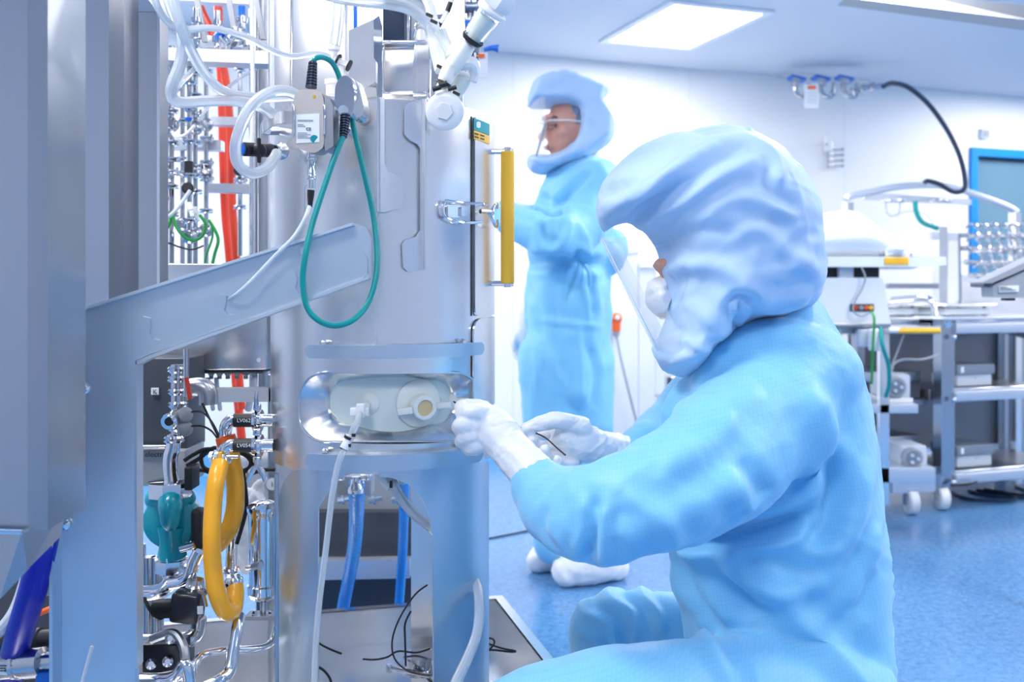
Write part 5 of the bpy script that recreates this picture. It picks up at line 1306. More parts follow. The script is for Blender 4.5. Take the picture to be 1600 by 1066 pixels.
quadbox(MB(), 1571, 466, 1587, 470, 3.02, .03).build('foot', 'navy', sd)
mb = MB().cyl(P(1640, 450, 3.05), Vector((P(1640, 450, 3.05).x, 3.05, 0)), .02); mb.build('stand', 'steel', sd)

# mixer: white domed machine
mx = thing('white_mixer', 'white domed laboratory machine with a yellow label behind the kneeling person', 'machine', P(1390, 520, 3.9))
Ym = 3.9
dome = sm2([(1250, 400), (1262, 345), (1300, 331), (1335, 323), (1362, 322), (1382, 330), (1396, 344), (1412, 356), (1440, 362), (1462, 369), (1472, 380), (1479, 402), (1478, 418), (1400, 420), (1320, 420), (1255, 418)], 5)
mb = MB(); fl_ = [((a - 800) / F * Ym, CAMZ - (b - 450) / F * Ym) for a, b in dome]
inflate(mb, fl_, Ym + .22, .26, .10, .02); V_, N_, f_ = voxel(mb, .011, 6); o = solid('dome', V_, f_, 'white', mx)
mb = MB(); a = P(1250, 403, Ym); b = P(1478, 403, Ym)
mb.prism([P(1250, 401, Ym - .03), P(1478, 401, Ym - .03), P(1479, 414, Ym - .03), P(1440, 417, Ym - .03), P(1250, 417, Ym - .03)], (0, .5, 0)); mb.build('rim', 'white', mx, smooth=False)
quadbox(MB(), 1382, 402, 1420, 414, Ym - .034, .004).build('yellow_label', 'yellowp', mx)
for x in (1376, 1424): MB().lathe(P(x, 398, Ym - .03), P(x, 398, 0), [(0, .006), (.006, .005)], 10).build('screw', 'grey', mx)
mb = MB(); inflate(mb, [((a - 800) / F * (Ym - .02), CAMZ - (b - 450) / F * (Ym - .02)) for a, b in sm2([(1384, 398), (1388, 382), (1398, 376), (1410, 377), (1419, 385), (1421, 398), (1402, 400)], 4)], Ym - .01, .05, .03, .01); mb.build('latch_cover', 'whitegl', mx)
quadbox(MB(), 1290, 417, 1374, 434, Ym + .05, .25).build('dark_gap', 'black', mx)
quadbox(MB(), 1312, 417, 1334, 434, Ym + .02, .05).build('lift_rod', 'ltgrey', mx)
mb = MB(); mb.prism([P(1262, 434, Ym), P(1378, 434, Ym), P(1382, 445, Ym), P(1392, 506, Ym), P(1262, 506, Ym)], (0, .42, 0)); mb.build('body', 'white', mx, smooth=False)
quadbox(MB(), 1329, 475, 1366, 487, Ym - .006, .01).build('socket_panel', 'dkgrey', mx)
for x, m_ in ((1337, 'redhose'), (1346, 'grey'), (1354, 'orange'), (1361, 'yellowp')): MB().lathe(P(x, 481, Ym - .006), P(x, 481, 0), [(0, .009), (.008, .008)], 12).build('socket', m_, mx)
MB().tube([P(1346, 418, Ym - .03), P(1352, 435, Ym - .03), P(1345, 455, Ym - .03), P(1336, 470, Ym - .03), P(1333, 485, Ym - .03), P(1345, 494, Ym - .03), P(1360, 488, Ym - .03)], .0035).build('cord', 'grey', mx)
quadbox(MB(), 1262, 506, 1392, 512, Ym - .02, .46).build('base_slab', 'steel_d', mx)
# pump cart that carries it
pc_ = thing('pump_cart', 'steel cart with a yellow-sleeved bar and peristaltic pump shelves below the white mixer', 'cart', P(1370, 780, 3.9))
for x in (1300, 1375):
    for dy in (0, .4): quadbox(MB(), x, 512, x + 15, 790, Ym + .02 + dy, .035).build('post', 'steel', pc_)
CY = Ym + .12
for y in (632, 731): quadbox(MB(), 1290, y, 1435 if y < 700 else 1462, y + (14 if y < 700 else 24), CY - .1, .42).build('shelf', 'satin', pc_)
MB().lathe(P(1388, 516, Ym - .02), P(1402, 516, Ym - .02), [(0, .011), (.04, .011)], 14).build('bar_end', 'plastic_w', pc_)
MB().cyl(P(1402, 517, Ym - .02), P(1468, 517, Ym - .02), .011).build('yellow_sleeve', 'yellowp', pc_)
quadbox(MB(), 1384, 510, 1470, 513, Ym + .02, .03).build('bar_bracket', 'satin', pc_)
quadbox(MB(), 1300, 512, 1470, 522, Ym + .05, .35).build('deck', 'steel_d', pc_)
cw = P(1424, 800, 1); castor(Vector(((1424 - 800) / F * 4.4, 4.4, 0)), pc_); castor(Vector(((1300 - 800) / F * 4.4, 4.4, 0)), pc_); castor(Vector(((1300 - 800) / F * 4.05, 4.05, 0)), pc_)
MB().prism([P(1395, 755, 4.38), P(1462, 755, 4.38), P(1462, 768, 4.38), P(1395, 772, 4.38)], (0, .05, 0)).build('castor_beam', 'satin', pc_)
def ppump(px, py, label, w=40):
    t = thing('peristaltic_pump', label, 'pump', P(px, py + 20, 3.98), 'peristaltic pumps on the cart')
    c = P(px, py, 3.98)
    MB().box(c + Vector((0, .08, 0)), (.11, .16, .095), bev=.012).build('housing', 'ltgrey', t)
    MB().lathe(c + Vector((-.012, .0, 0)), c + Vector((-.012, -1, 0)), [(0, .042), (.02, .042), (.026, .036)], 24).build('pump_head', 'grey', t)
    MB().lathe(c + Vector((-.012, -.026, 0)), c + Vector((-.012, -1, 0)), [(0, .03), (.006, .028)], 20).build('rotor_window', 'dkl', t)
    for k in range(3):
        an = k * 2.1; q = c + Vector((-.012 + .016 * math.cos(an), -.032, .016 * math.sin(an))); MB().cyl(q, q + Vector((0, -.006, 0)), .007, seg=10).build('roller', 'ltgrey', t)
    MB().box(c + Vector((0, .06, -.055)), (.12, .14, .018), bev=.003).build('foot_plate', 'white', t)
    return t
ppump(1402, 604, 'grey peristaltic pump on the upper cart shelf beside the gown')
ppump(1428, 715, 'grey peristaltic pump on the lower cart shelf beside the gown')
wp = thing('power_supply', 'small white adaptor box hanging below the mixer', 'box', P(1368, 530, 3.8))
MB().box(P(1368, 531, 3.85), (.045, .04, .085), rz=.2, bev=.008).build('case', 'plastic_w', wp); MB().box(P(1350, 528, 3.9), (.06, .04, .07), bev=.006).build('plug_block', 'ltgrey', wp)
line('green_cable', 'green cable hanging from the mixer sockets behind the gown', [P(1362, 488, 3.83), P(1366, 500, 3.8), P(1364, 540, 3.8), P(1362, 600, 3.82)], .005, 'green', 'cable')
line('teal_hose', 'dark teal cable dropping to the upper peristaltic pump', [P(1376, 512, 3.84), P(1379, 540, 3.8), P(1388, 570, 3.82), P(1389, 600, 3.85), P(1384, 620, 3.88)], .008, 'teal', 'cable')
line('cord', 'thin grey cord arching between the pump and the trolley', [P(1392, 590, 4.1), P(1396, 570, 4.2), P(1412, 562, 4.3), P(1440, 562, 4.35), P(1466, 555, 4.4)], .005, 'grey', 'cord')
line('cord', 'thin grey cord slanting down from the yellow-sleeved bar', [P(1412, 524, 3.95), P(1402, 550, 3.95), P(1392, 575, 3.95)], .004, 'grey', 'cord')
for i in range(3):
    z = .006
    line('floor_cable', ['dark cable loop on the floor under the trolley', 'second dark cable curling on the floor under the trolley', 'dark cable running right along the floor under the trolley'][i],
         [rp(TO, .35 + .1 * i, .3, z), rp(TO, .3 + .15 * i, .15, z), rp(TO, .42 + .15 * i, .05 + .03 * i, z), rp(TO, .55 + .12 * i, .12, z), rp(TO, .5 + .25 * i, .3, z)], .006, 'navy', 'cable')

# gantry frame behind with curved handrail and clamps
gt = thing('pipe_gantry', 'steel gantry frame with a curved top rail and slotted bar behind the white mixer', 'frame', P(1470, 700, 5.2))
def gp(px, py): return P(px, py, 5.2 + (px - 1470) * .0006)
MB().box((gp(1471, 0).x, 5.22, .66), (.055, .05, 1.32), rz=ROT).build('post', 'steel', gt)
MB().box((gp(1586, 0).x, 5.27, .70), (.04, .05, 1.40), rz=ROT).build('post', 'steel', gt)
MB().box((gp(1325, 0).x, 5.12, .70), (.035, .05, 1.5 - .02), rz=ROT).build('post', 'steel', gt)
MB().tube([gp(1322, 312), gp(1330, 306), gp(1360, 300), (gp(1395, 293)), gp(1430, 290), gp(1470, 290), gp(1505, 298), gp(1545, 312), gp(1575, 324), gp(1588, 332)], .018, seg=12).build('curved_rail', 'satin', gt)
mb = MB(); mb.prism([gp(1352, 301), gp(1518, 311), gp(1518, 320), gp(1352, 311)], (0, .05, 0)); mb.build('slotted_bar', 'satin', gt, smooth=False)
mb = MB(); mb.prism([gp(1388, 443), gp(1476, 443), gp(1476, 451), gp(1388, 451)], (0, .04, 0)); mb.build('cross_bar', 'steel_d', gt, smooth=False)
mb = MB(); mb.prism([gp(1456, 362), gp(1500, 364), gp(1500, 376), gp(1456, 374)], (0, .04, 0)); mb.build('short_bar', 'satin', gt, smooth=False)
for x in (1383, 1400, 1458, 1475):
    MB().box(gp(x, 315) - Vector((0, .03, 0)), (.05, .04, .018), rz=ROT, bev=.004).build('rail_clamp', 'chrome', gt)
MB().tube([gp(1384, 316), gp(1385, 330), gp(1392, 337), gp(1404, 334), gp(1406, 316)], .004).build('hanging_hook', 'chrome', gt)
MB().tube([gp(1499, 365), gp(1499, 400), gp(1500, 460), gp(1499, 480)], .008).build('drop_pipe', 'pipe', gt)
MB().tube([gp(1406, 333), gp(1430, 330), gp(1450, 338), gp(1460, 355)], .002).build('thin_wire', 'grey', gt)
mb = MB(); mb.prism([gp(1480, 470), gp(1500, 470), gp(1500, 376), gp(1482, 376)], (0, .02, 0)); mb.build('white_sleeve', 'plastic_w', gt, smooth=False)
# rows of tri-clamp outlets
for r_, (y, x0) in enumerate(((362, 1506), (382, 1508), (404, 1512), (424, 1520))):
    t = thing('outlet_manifold', ['topmost', 'second', 'third', 'lowest'][r_] + ' row of bent steel outlets at the right end of the gantry', 'manifold', gp(x0, y), 'manifold rows on the gantry')
    MB().cyl(gp(x0 - 6, y + 6), gp(1640, y + 8), .013, seg=12).build('header_pipe', 'pipe', t)
    for k in range(7):
        x = x0 + 2 + k * 16; q = gp(x, y)
        MB().tube([q + Vector((0, 0, .02)), q + Vector((.01, -.03, .035)), q + Vector((.034, -.05, .03)), q + Vector((.045, -.06, 0)), q + Vector((.042, -.06, -.025))], .0075, seg=8).build('outlet_bend', 'chrome', t)
        clampset(MB(), q + Vector((.042, -.06, -.028)), .016, .012).build('clamp', 'chrome', t)
line('supply_hose', 'thick black hose arching from the ceiling outlets down to the gantry', [P(1380, 135, 4.9), P(1395, 130, 4.95), P(1420, 137, 5.0), P(1450, 162, 5.05), P(1478, 200, 5.1), P(1498, 240, 5.1), P(1507, 275, 5.1), P(1506, 296, 5.1), P(1490, 300, 5.08), P(1468, 288, 5.06), P(1450, 283, 5.05), P(1444, 286, 5.05)], .0125, 'navy', 'hose', seg=12)
line('teal_hose', 'dark teal hose sagging from the slotted bar to the gantry post', [P(1430, 314, 5.1), P(1432, 332, 5.1), P(1442, 348, 5.1), P(1465, 357, 5.12)], .012, 'teal', 'hose')

# ceiling outlet plate
cp = thing('ceiling_outlet', 'steel plate in the ceiling carrying blue gas outlets, valves and a tag', 'ceiling outlet', P(1290, 125, 5.5))
YP = 1.4 * F / (450 - 122)
c = Vector(((1290 - 800) / F * YP, YP, CEIL)); c2 = P(1290, 122, 6.6)
a = [P(x, y, (CEIL - CAMZ) * F / (450 - y)) for x, y in ((1206, 124), (1228, 111), (1360, 124), (1345, 138))]
MB().prism([q - Vector((0, 0, .012)) for q in a], (0, 0, .011)).build('plate', 'steel', cp, smooth=False)
YT = 5.6 if False else 6.2
def co(px, py): return P(px, py, YT)
for x in (1243, 1281, 1318):
    MB().prism([co(x - 6, 116), co(x + 16, 121), co(x + 18, 125), co(x - 4, 120)], (0, .12, 0)).build('blue_outlet', 'blue', cp, smooth=False)
for i, x in enumerate((1246, 1286, 1322)):
    MB().tube([co(x - 2, 122), co(x - 4, 140), co(x + 2, 150), co(x + 12, 151), co(x + 16, 142), co(x + 18, 130)], .014, seg=10).build('bent_pipe', 'pipe', cp)
    MB().lathe(co(x - 2, 124), co(x - 3, 134), [(0, .028), (.012, .028), (.013, .018), (.03, .018), (.031, .026), (.04, .026)], 12).build('valve_body', 'pipe', cp)
    MB().lathe(co(x + 12, 152), co(x + 20, 140), [(0, .018), (.012, .026), (.02, .018), (.04, .014)], 12).build('coupling', 'chrome', cp)
for a_, b_ in (((1330, 145), (1352, 135)), ((1342, 142), (1366, 132)), ((1358, 138), (1378, 134))):
    A_, B_ = co(*a_), co(*b_); MB().lathe(A_, B_, [(0, .018), (.01, .03), (.02, .018), ((B_ - A_).length, .018)], 12).build('coupling', 'pipe', cp)
lab(MB(), 1257, 131, 1279, 169, YT - .06, .003).build('tag', 'label', cp, smooth=False)
lab(MB(), 1262, 134, 1275, 139, YT - .065, .003).build('tag_text', 'orange', cp, smooth=False)
for k in range(4): lab(MB(), 1260, 144 + 5 * k, 1276, 145.5 + 5 * k, YT - .064, .002).build('tag_line', 'ltgrey', cp, smooth=False)
# wall fittings
def wl(px, py, off=0.0):
    q = at_wall(px, py); return q - Vv * off
t = thing('wall_hooks', 'small steel rack of hooks with a white bottle holder on the back wall', 'wall rack', wl(1292, 240, .02))
MB().tube([wl(1273, 230, .12), wl(1292, 222, .06), wl(1296, 220, .03)], .006, smooth=False).build('arm', 'grey', t)
MB().prism([wl(1291, 221, .03), wl(1298, 221, .03), wl(1298, 262, .03), wl(1291, 262, .03)], Vv * .02).build('back_strip', 'satin', t, smooth=False)
for k in range(4): MB().tube([wl(1289, 236 + 8.5 * k, .03), wl(1289, 237 + 8.5 * k, .08), wl(1304, 236 + 8.5 * k, .08)], .005, smooth=False).ball(wl(1304, 236 + 8.5 * k, .08), .010).build('hook', 'grey', t)
MB().box(wl(1279, 227, .10), (.05, .04, .11), bev=.01).build('bottle', 'plastic_w', t)
t = thing('wall_sensor', 'small grey square sensor on the wall above the blue door frame', 'sensor', wl(1535, 210, .02))
MB().prism([wl(1529, 202, .03), wl(1542, 203, .03), wl(1542, 218, .03), wl(1529, 217, .03)], Vv * .03).build('cover', 'ltgrey', t, smooth=False)
MB().prism([wl(1531, 205, .034), wl(1540, 205.5, .034), wl(1540, 215.5, .034), wl(1531, 215, .034)], Vv * .004).build('grille', 'grey', t, smooth=False)
# long dark bulkhead under the ceiling at the upper right
mb = MB(); yb = lambda x, y: P(x, y, 3.0)
mb.prism([P(1322, -4, 3.6), P(1640, 36, 3.0), P(1640, 12, 3.0), P(1420, -10, 3.6)], (.0, .10, 0)); o = mb.build('ceiling_rail', 'grey', smooth=False); tag(o, 'dark grey rail under the ceiling at the top right corner', 'rail')
# drawer cabinets along the back
dc = thing('drawer_cabinet', 'white drawer cabinet against the back wall between the two people', 'cabinet', wl(1010, 700, .3))
q0 = wall_u(958, 500); q1 = wall_u(1130, 500)
def wu(u, off, z): return room(u, -off, z)
MB().prism([wu(q0, .35, .1), wu(q1, .35, .1), wu(q1, .35, 1.12), wu(q0, .35, 1.12)], Vv * .35).build('carcass', 'white', dc, smooth=False)
MB().prism([wu(q0 - .01, .37, 1.12), wu(q1, .37, 1.12), wu(q1, .37, 1.15), wu(q0 - .01, .37, 1.15)], Vv * .37).build('worktop', 'white', dc, smooth=False)
MB().prism([wu(q0, .30, .0), wu(q1, .30, .0), wu(q1, .30, .1), wu(q0, .30, .1)], Vv * .3).build('plinth', 'white', dc, smooth=False)
for i in range(4):
    z0 = .12 + i * .25
    d_ = MB().prism([wu(q0 + .10, .37, z0), wu(q0 + .56, .37, z0), wu(q0 + .56, .37, z0 + .235), wu(q0 + .10, .37, z0 + .235)], Vv * .018).build('drawer', 'white', dc, smooth=False)
    MB().prism([wu(q0 + .16, .395, z0 + .19), wu(q0 + .38, .395, z0 + .19), wu(q0 + .38, .395, z0 + .205), wu(q0 + .16, .395, z0 + .205)], Vv * .02).build('drawer_handle', 'ltgrey', d_, smooth=False)
bx = thing('steel_box', 'small steel box with a dark front below the kneeling person\'s hood', 'box', P(1056, 615, 4.2))
MB().box(P(1060, 602, 4.2), (.10, .12, .075), bev=.006).build('case', 'pipe', bx); quadbox(MB(), 1043, 590, 1049, 615, 4.12, .02).build('dark_edge', 'dkgrey', bx)
quadbox(MB(), 1051, 592, 1068, 602, 4.13, .01).build('window', 'ltgrey', bx)
MB().cyl(P(1060, 617, 4.2), Vector((P(1060, 617, 4.2).x, 4.2, 0)), .02).build('stand', 'white', bx)
MB().cyl(Vector((P(1060, 617, 4.2).x, 4.2, 0)), Vector((P(1060, 617, 4.2).x, 4.2, .015)), .14, seg=28).build('stand_foot', 'white', bx)
# orange plug with cable
def wls(px, py, off):
    d = Vector(((px - 800) / F, 1, -(py - 450) / F)); t = (RO - Vv * off - Vector((0, 0, CAMZ))).dot(Vv) / d.dot(Vv)
    return Vector((0, 0, CAMZ)) + d * t
wc = thing('wall_column', 'white square service column behind the orange plug', 'column', wls(962, 700, .3))
uc = (wls(962, 500, .34) - RO).dot(U)
MB().prism([wu(uc - .055, .34, 0), wu(q0 - .002, .34, 0), wu(q0 - .002, .34, 1.2), wu(uc - .055, .34, 1.2)], Vv * .32).build('post', 'white', wc, smooth=False)
MB().prism([wu(uc - .06, .345, 1.2), wu(q0 - .002, .345, 1.2), wu(q0 - .002, .345, 1.22), wu(uc - .06, .345, 1.22)], Vv * .33).build('cap', 'ltgrey', wc, smooth=False)
pl = thing('orange_plug', 'round orange industrial plug with a grey cable beside the standing person', 'plug', wls(963, 510, .40))
c = wls(963, 498, .42)
MB().ball(c, (.034, .03, .034)).build('cap', 'orange', pl); MB().lathe(c - Vector((0, 0, .01)), c - Vector((0, 0, 1)), [(0, .026), (.06, .024), (.065, .02)], 18).build('body', 'orange', pl)
MB().lathe(c - Vector((0, 0, .075)), c - Vector((0, 0, 1)), [(0, .02), (.02, .02), (.026, .012)], 14).build('gland', 'grey', pl)
MB().ball(c + Vector((.004, -.028, .006)), (.014, .006, .014)).build('centre', 'white', pl)
MB().box(c + Vector((0, .045, 0)), (.06, .03, .09), rz=ROT).build('socket_plate', 'white', pl)
MB().tube([c - Vector((0, 0, .095)), wls(970, 560, .44), wls(982, 610, .44), wls(996, 665, .44), wls(1006, 700, .44)], .0065).build('cable', 'grey', pl)
# ---------------------------------------------------------------- people
def cloth_mat(name, col, grid=True, rough=0.5, scale=200.0, ridge=0.5, rscale=7.0):
    m = bpy.data.materials.new(name); m.use_nodes = True
    nt = m.node_tree; b = nt.nodes['Principled BSDF']; b.inputs['Roughness'].default_value = rough
    b.inputs['Sheen Weight'].default_value = 0.25
    b.inputs['Subsurface Weight'].default_value = 0.12; b.inputs['Subsurface Radius'].default_value = (.01, .02, .03); b.inputs['Subsurface Scale'].default_value = .5
    tc = nt.nodes.new('ShaderNodeTexCoord'); sep = nt.nodes.new('ShaderNodeSeparateXYZ')
    mp = nt.nodes.new('ShaderNodeMapping'); mp.inputs['Rotation'].default_value = (0, math.radians(12), math.radians(18))
    nt.links.new(tc.outputs['Object'], mp.inputs[0]); nt.links.new(mp.outputs[0], sep.inputs[0])
    outs = []
    for ax in ('X', 'Z'):
        mu = nt.nodes.new('ShaderNodeMath'); mu.operation = 'MULTIPLY'; mu.inputs[1].default_value = scale
        fr_ = nt.nodes.new('ShaderNodeMath'); fr_.operation = 'FRACT'
        lt_ = nt.nodes.new('ShaderNodeMath'); lt_.operation = 'LESS_THAN'; lt_.inputs[1].default_value = 0.22
        nt.links.new(sep.outputs[ax], mu.inputs[0]); nt.links.new(mu.outputs[0], fr_.inputs[0]); nt.links.new(fr_.outputs[0], lt_.inputs[0]); outs.append(lt_)
    mxm = nt.nodes.new('ShaderNodeMath'); mxm.operation = 'MAXIMUM'; nt.links.new(outs[0].outputs[0], mxm.inputs[0]); nt.links.new(outs[1].outputs[0], mxm.inputs[1])
    k = nt.nodes.new('ShaderNodeMath'); k.operation = 'MULTIPLY'; k.inputs[1].default_value = 0.16 if grid else 0.0
    nt.links.new(mxm.outputs[0], k.inputs[0])
    mx = nt.nodes.new('ShaderNodeMix'); mx.data_type = 'RGBA'; mx.inputs[6].default_value = (*col, 1); mx.inputs[7].default_value = (*[c * .6 for c in col], 1)
    nt.links.new(k.outputs[0], mx.inputs[0]); nt.links.new(mx.outputs[2], b.inputs['Base Color'])
    n = nt.nodes.new('ShaderNodeTexNoise'); n.inputs['Scale'].default_value = 22; n.inputs['Detail'].default_value = 4
    nt.links.new(tc.outputs['Object'], n.inputs['Vector'])
    bp_ = nt.nodes.new('ShaderNodeBump'); bp_.inputs['Strength'].default_value = 0.35; bp_.inputs['Distance'].default_value = 0.006
    nt.links.new(n.outputs['Fac'], bp_.inputs['Height'])
    n3 = nt.nodes.new('ShaderNodeTexNoise'); n3.noise_type = 'RIDGED_MULTIFRACTAL'; n3.inputs['Scale'].default_value = rscale; n3.inputs['Detail'].default_value = 2.0
    n3.inputs['Distortion'].default_value = 0.6; n3.normalize = True
    mp3 = nt.nodes.new('ShaderNodeMapping'); mp3.inputs['Rotation'].default_value = (0.2, 0.6, 0); mp3.inputs['Scale'].default_value = (1.0, 0.6, 1.7)
    nt.links.new(tc.outputs['Object'], mp3.inputs[0]); nt.links.new(mp3.outputs[0], n3.inputs['Vector'])
    bp3 = nt.nodes.new('ShaderNodeBump'); bp3.inputs['Strength'].default_value = ridge; bp3.inputs['Distance'].default_value = 0.02
    nt.links.new(n3.outputs['Fac'], bp3.inputs['Height']); nt.links.new(bp_.outputs[0], bp3.inputs['Normal']); nt.links.new(bp3.outputs[0], b.inputs['Normal'])
    return m
M['gown'] = cloth_mat('gown_cloth', rgb(130, 206, 250), ridge=.35, rscale=4.5)
M['gown2'] = cloth_mat('gown_cloth_plain', rgb(138, 212, 250), False, ridge=.5, rscale=4.0)
M['hood'] = cloth_mat('hood_fabric', rgb(184, 216, 251), False, 0.55, ridge=.8, rscale=7.0)
M['hood_in'] = cloth_mat('hood_lining', rgb(150, 185, 235), False, 0.6)
M['visor'] = mat('visor_film', (0.95, 0.98, 1.0), 0.08, alpha=0.2)

def px2xz(pts, Y): return [((a - 800) / F * Y, CAMZ - (b - 450) / F * Y) for a, b in pts]

def hand(name, par, palm, fingers, wrist, vox=.0022, m='glove', sm=4):
    """palm: chain [(point, r)], fingers: list of chains, wrist: chain; one skin"""
    mb = MB()
    for ch in [palm, wrist] + fingers:
        pts = [Vector(q[0]) for q in ch]; rr = [q[1] for q in ch]
        mb.tube(pts, rr, sub=5, seg=12); mb.ball(pts[0], rr[0], 12, 8); mb.ball(pts[-1], rr[-1], 12, 8)
    V_, N_, f_ = voxel(mb, vox, sm)
    V_ = crumple(V_, N_, .0012, 160, 5, 2)
    return solid(name, V_, f_, m, par)

def head_skin(c, yaw, s=1.0, tilt=0.0):
    """head with face; c = centre, faces local -X before yaw; returns MB"""
    R = Matrix.Rotation(yaw, 3, 'Z') @ Matrix.Rotation(tilt, 3, 'Y'); mb = MB()
    q = lambda x, y, z: c + R @ Vector((x, y, z)) * s
    mb.ball(q(.012, 0, .02), (.095 * s, .076 * s, .098 * s), 24, 16, R)
    mb.ball(q(-.025, 0, -.035), (.062 * s, .056 * s, .075 * s), 20, 14, R)
    mb.ball(q(-.062, 0, -.088), (.022 * s, .026 * s, .018 * s), 12, 8, R)          # chin
    mb.tube([q(-.088, 0, .028), q(-.100, 0, .0), q(-.116, 0, -.022), q(-.104, 0, -.032)], [.008 * s, .010 * s, .013 * s, .010 * s], seg=12)   # nose
    mb.ball(q(-.086, 0, .045), (.014 * s, .045 * s, .012 * s), 14, 8, R)            # brow
    mb.ball(q(-.088, 0, -.056), (.013 * s, .024 * s, .013 * s), 12, 8, R)           # mouth mound
    for sd_ in (-1, 1):
        mb.ball(q(-.062, .038 * sd_, -.012), (.022 * s, .020 * s, .02 * s), 12, 8, R)  # cheek
        mb.ball(q(.02, .077 * sd_, -.005), (.020 * s, .009 * s, .032 * s), 12, 8, R)   # ear
    mb.tube([q(.035, 0, -.05), q(.035, 0, -.10), q(.03, 0, -.14)], [.055 * s, .050 * s, .045 * s], seg=16)
    return mb, q, R

# ---- kneeling person -------------------------------------------------------
KY = 1.47
kp = thing('person', 'person in light blue hooded gown crouching at the vessel, both gloved hands at the port', 'person', (.38, KY, 0))
mb, q, R = head_skin(Vector((.303, 1.44, 1.028)), math.radians(4), .90, math.radians(-24))
mb.tube([(.36, 1.46, .90), (.40, 1.46, .75), (.40, 1.46, .50)], [.05, .10, .09], seg=18)
mb.tube([(.37, 1.38, .86), P(1060, 760, 1.25), P(930, 800, 1.25), P(850, 760, 1.30)], [.04, .035, .03, .02], seg=12); mb.tube([(.36, 1.54, .86), P(1060, 680, 1.56), P(1000, 712, 1.49)], [.04, .032, .022], seg=12)
mb.tube([(.40, 1.42, .45), P(1120, 1130, 1.30), P(860, 1135, 1.22), P(810, 1152, 1.22)], [.07, .06, .05, .04], seg=14); mb.tube([P(810, 1160, 1.22), P(850, 1330, 1.22), P(905, 1520, 1.22)], [.04, .035, .03], seg=12)
mb.tube([(.40, 1.52, .45), P(1060, 1015, 1.60), P(955, 990, 1.62)], [.07, .05, .035], seg=14); mb.tube([P(950, 995, 1.62), P(965, 1130, 1.62), P(990, 1290, 1.62)], [.035, .03, .03], seg=12)
V_, N_, f_ = voxel(mb, .006, 5); solid('body', V_, f_, 'skin', kp)
# gown: torso
mb = MB()
torso = [(1170, 488), (1235, 462), (1288, 462), (1335, 530), (1365, 580), (1387, 650), (1398, 730), (1404, 810), (1412, 900), (1416, 1000), (1418, 1100), (1400, 1210), (1330, 1260), (1200, 1250), (1110, 1180), (1085, 1080), (1072, 980), (1058, 920), (1048, 860), (1046, 780), (1040, 700), (1048, 630), (1085, 585), (1110, 560)]
def ft(x, z): return 1.47 + .0 * x
inflate(mb, px2xz(sm2(torso, 4), 1.42), 0, .150, .13, .014, .5, fy=ft)
# near sleeve and shoulder
def chain(mb, pts, rr, seg=26, sub=6): 
    mb.tube(pts, rr, seg=seg, sub=sub); mb.ball(pts[0], rr[0] * .98, 18, 12); mb.ball(pts[-1], rr[-1] * .98, 18, 12)
chain(mb, [P(842, 760, 1.30), P(876, 790, 1.27), P(930, 803, 1.22), P(990, 790, 1.20), P(1060, 760, 1.22), P(1130, 712, 1.27), P(1195, 655, 1.33), P(1240, 600, 1.38)], [.040, .054, .062, .068, .075, .082, .084, .080])
mb.ball(P(1215, 590, 1.40), (.12, .10, .085), 20, 12)
# far sleeve
chain(mb, [P(985, 725, 1.46), P(1010, 705, 1.50), P(1050, 680, 1.56), P(1100, 640, 1.60), P(1150, 610, 1.60)], [.030, .042, .055, .07, .08])
# thighs and shins
chain(mb, [P(1260, 1120, 1.38), P(1120, 1125, 1.30), P(980, 1118, 1.24), P(860, 1132, 1.22), P(800, 1150, 1.22)], [.135, .105, .085, .074, .066])
chain(mb, [P(800, 1150, 1.22), P(850, 1330, 1.22), P(905, 1520, 1.22)], [.066, .06, .05])
chain(mb, [P(1180, 1080, 1.56), P(1060, 1010, 1.60), P(985, 985, 1.62), P(945, 985, 1.62)], [.13, .082, .066, .060])
chain(mb, [P(945, 988, 1.62), P(965, 1130, 1.62), P(990, 1290, 1.62)], [.060, .055, .045])
V_, N_, f_ = voxel(mb, .0048, 8)
N_ = N_ / np.maximum(np.linalg.norm(N_, axis=1), 1e-6)[:, None]
near = np.clip((1.50 - V_[:, 1]) / .10, 0, 1)
K = lambda pts, a, w: ([((x - 800) / F * 1.3, CAMZ - (y - 450) / F * 1.3) for x, y in pts], a, w)
fl = [
    K([(1050, 862), (1110, 862), (1170, 842), (1230, 825), (1290, 795)], -.020, .012),           # under the arm
    K([(1085, 880), (1130, 900), (1200, 925), (1270, 925), (1330, 890)], .010, .016),
    K([(1120, 880), (1150, 930), (1190, 980)], -.010, .014),
    K([(1075, 890), (1100, 960), (1130, 1010), (1160, 1060)], -.010, .010),
    K([(1060, 940), (1100, 985), (1150, 1040)], .008, .010),
    K([(1185, 880), (1240, 960), (1320, 1040), (1360, 1090)], .009, .016),
    K([(1240, 870), (1310, 860), (1350, 800), (1375, 720)], .008, .020),
    K([(1290, 700), (1310, 760), (1300, 820), (1260, 860)], -.012, .016),
    K([(1250, 600), (1280, 660), (1290, 720), (1270, 790)], .009, .020),
    K([(1090, 700), (1120, 745), (1150, 775)], .004, .014), K([(1125, 690), (1150, 730), (1175, 755)], -.004, .012),
    K([(950, 730), (1010, 770), (1030, 820)], .004, .012), K([(1040, 640), (1100, 625), (1180, 600)], .005, .016),
    K([(915, 735), (912, 790), (905, 850)], -.007, .007), K([(920, 750), (925, 800), (935, 850)], .004, .008),
    K([(1000, 700), (1080, 665), (1130, 640)], .005, .014), K([(940, 800), (1010, 770), (1090, 740), (1150, 720)], .005, .018),
    K([(960, 850), (1040, 830), (1110, 790)], -.004, .012),
    K([(1330, 960), (1370, 900), (1395, 830)], .006, .014), K([(1300, 1000), (1350, 960), (1380, 900)], -.006, .014),
    K([(1085, 1035), (1060, 1060), (1020, 1080)], -.004, .012),
    K([(850, 765), (845, 800), (870, 830)], -.003, .006)]
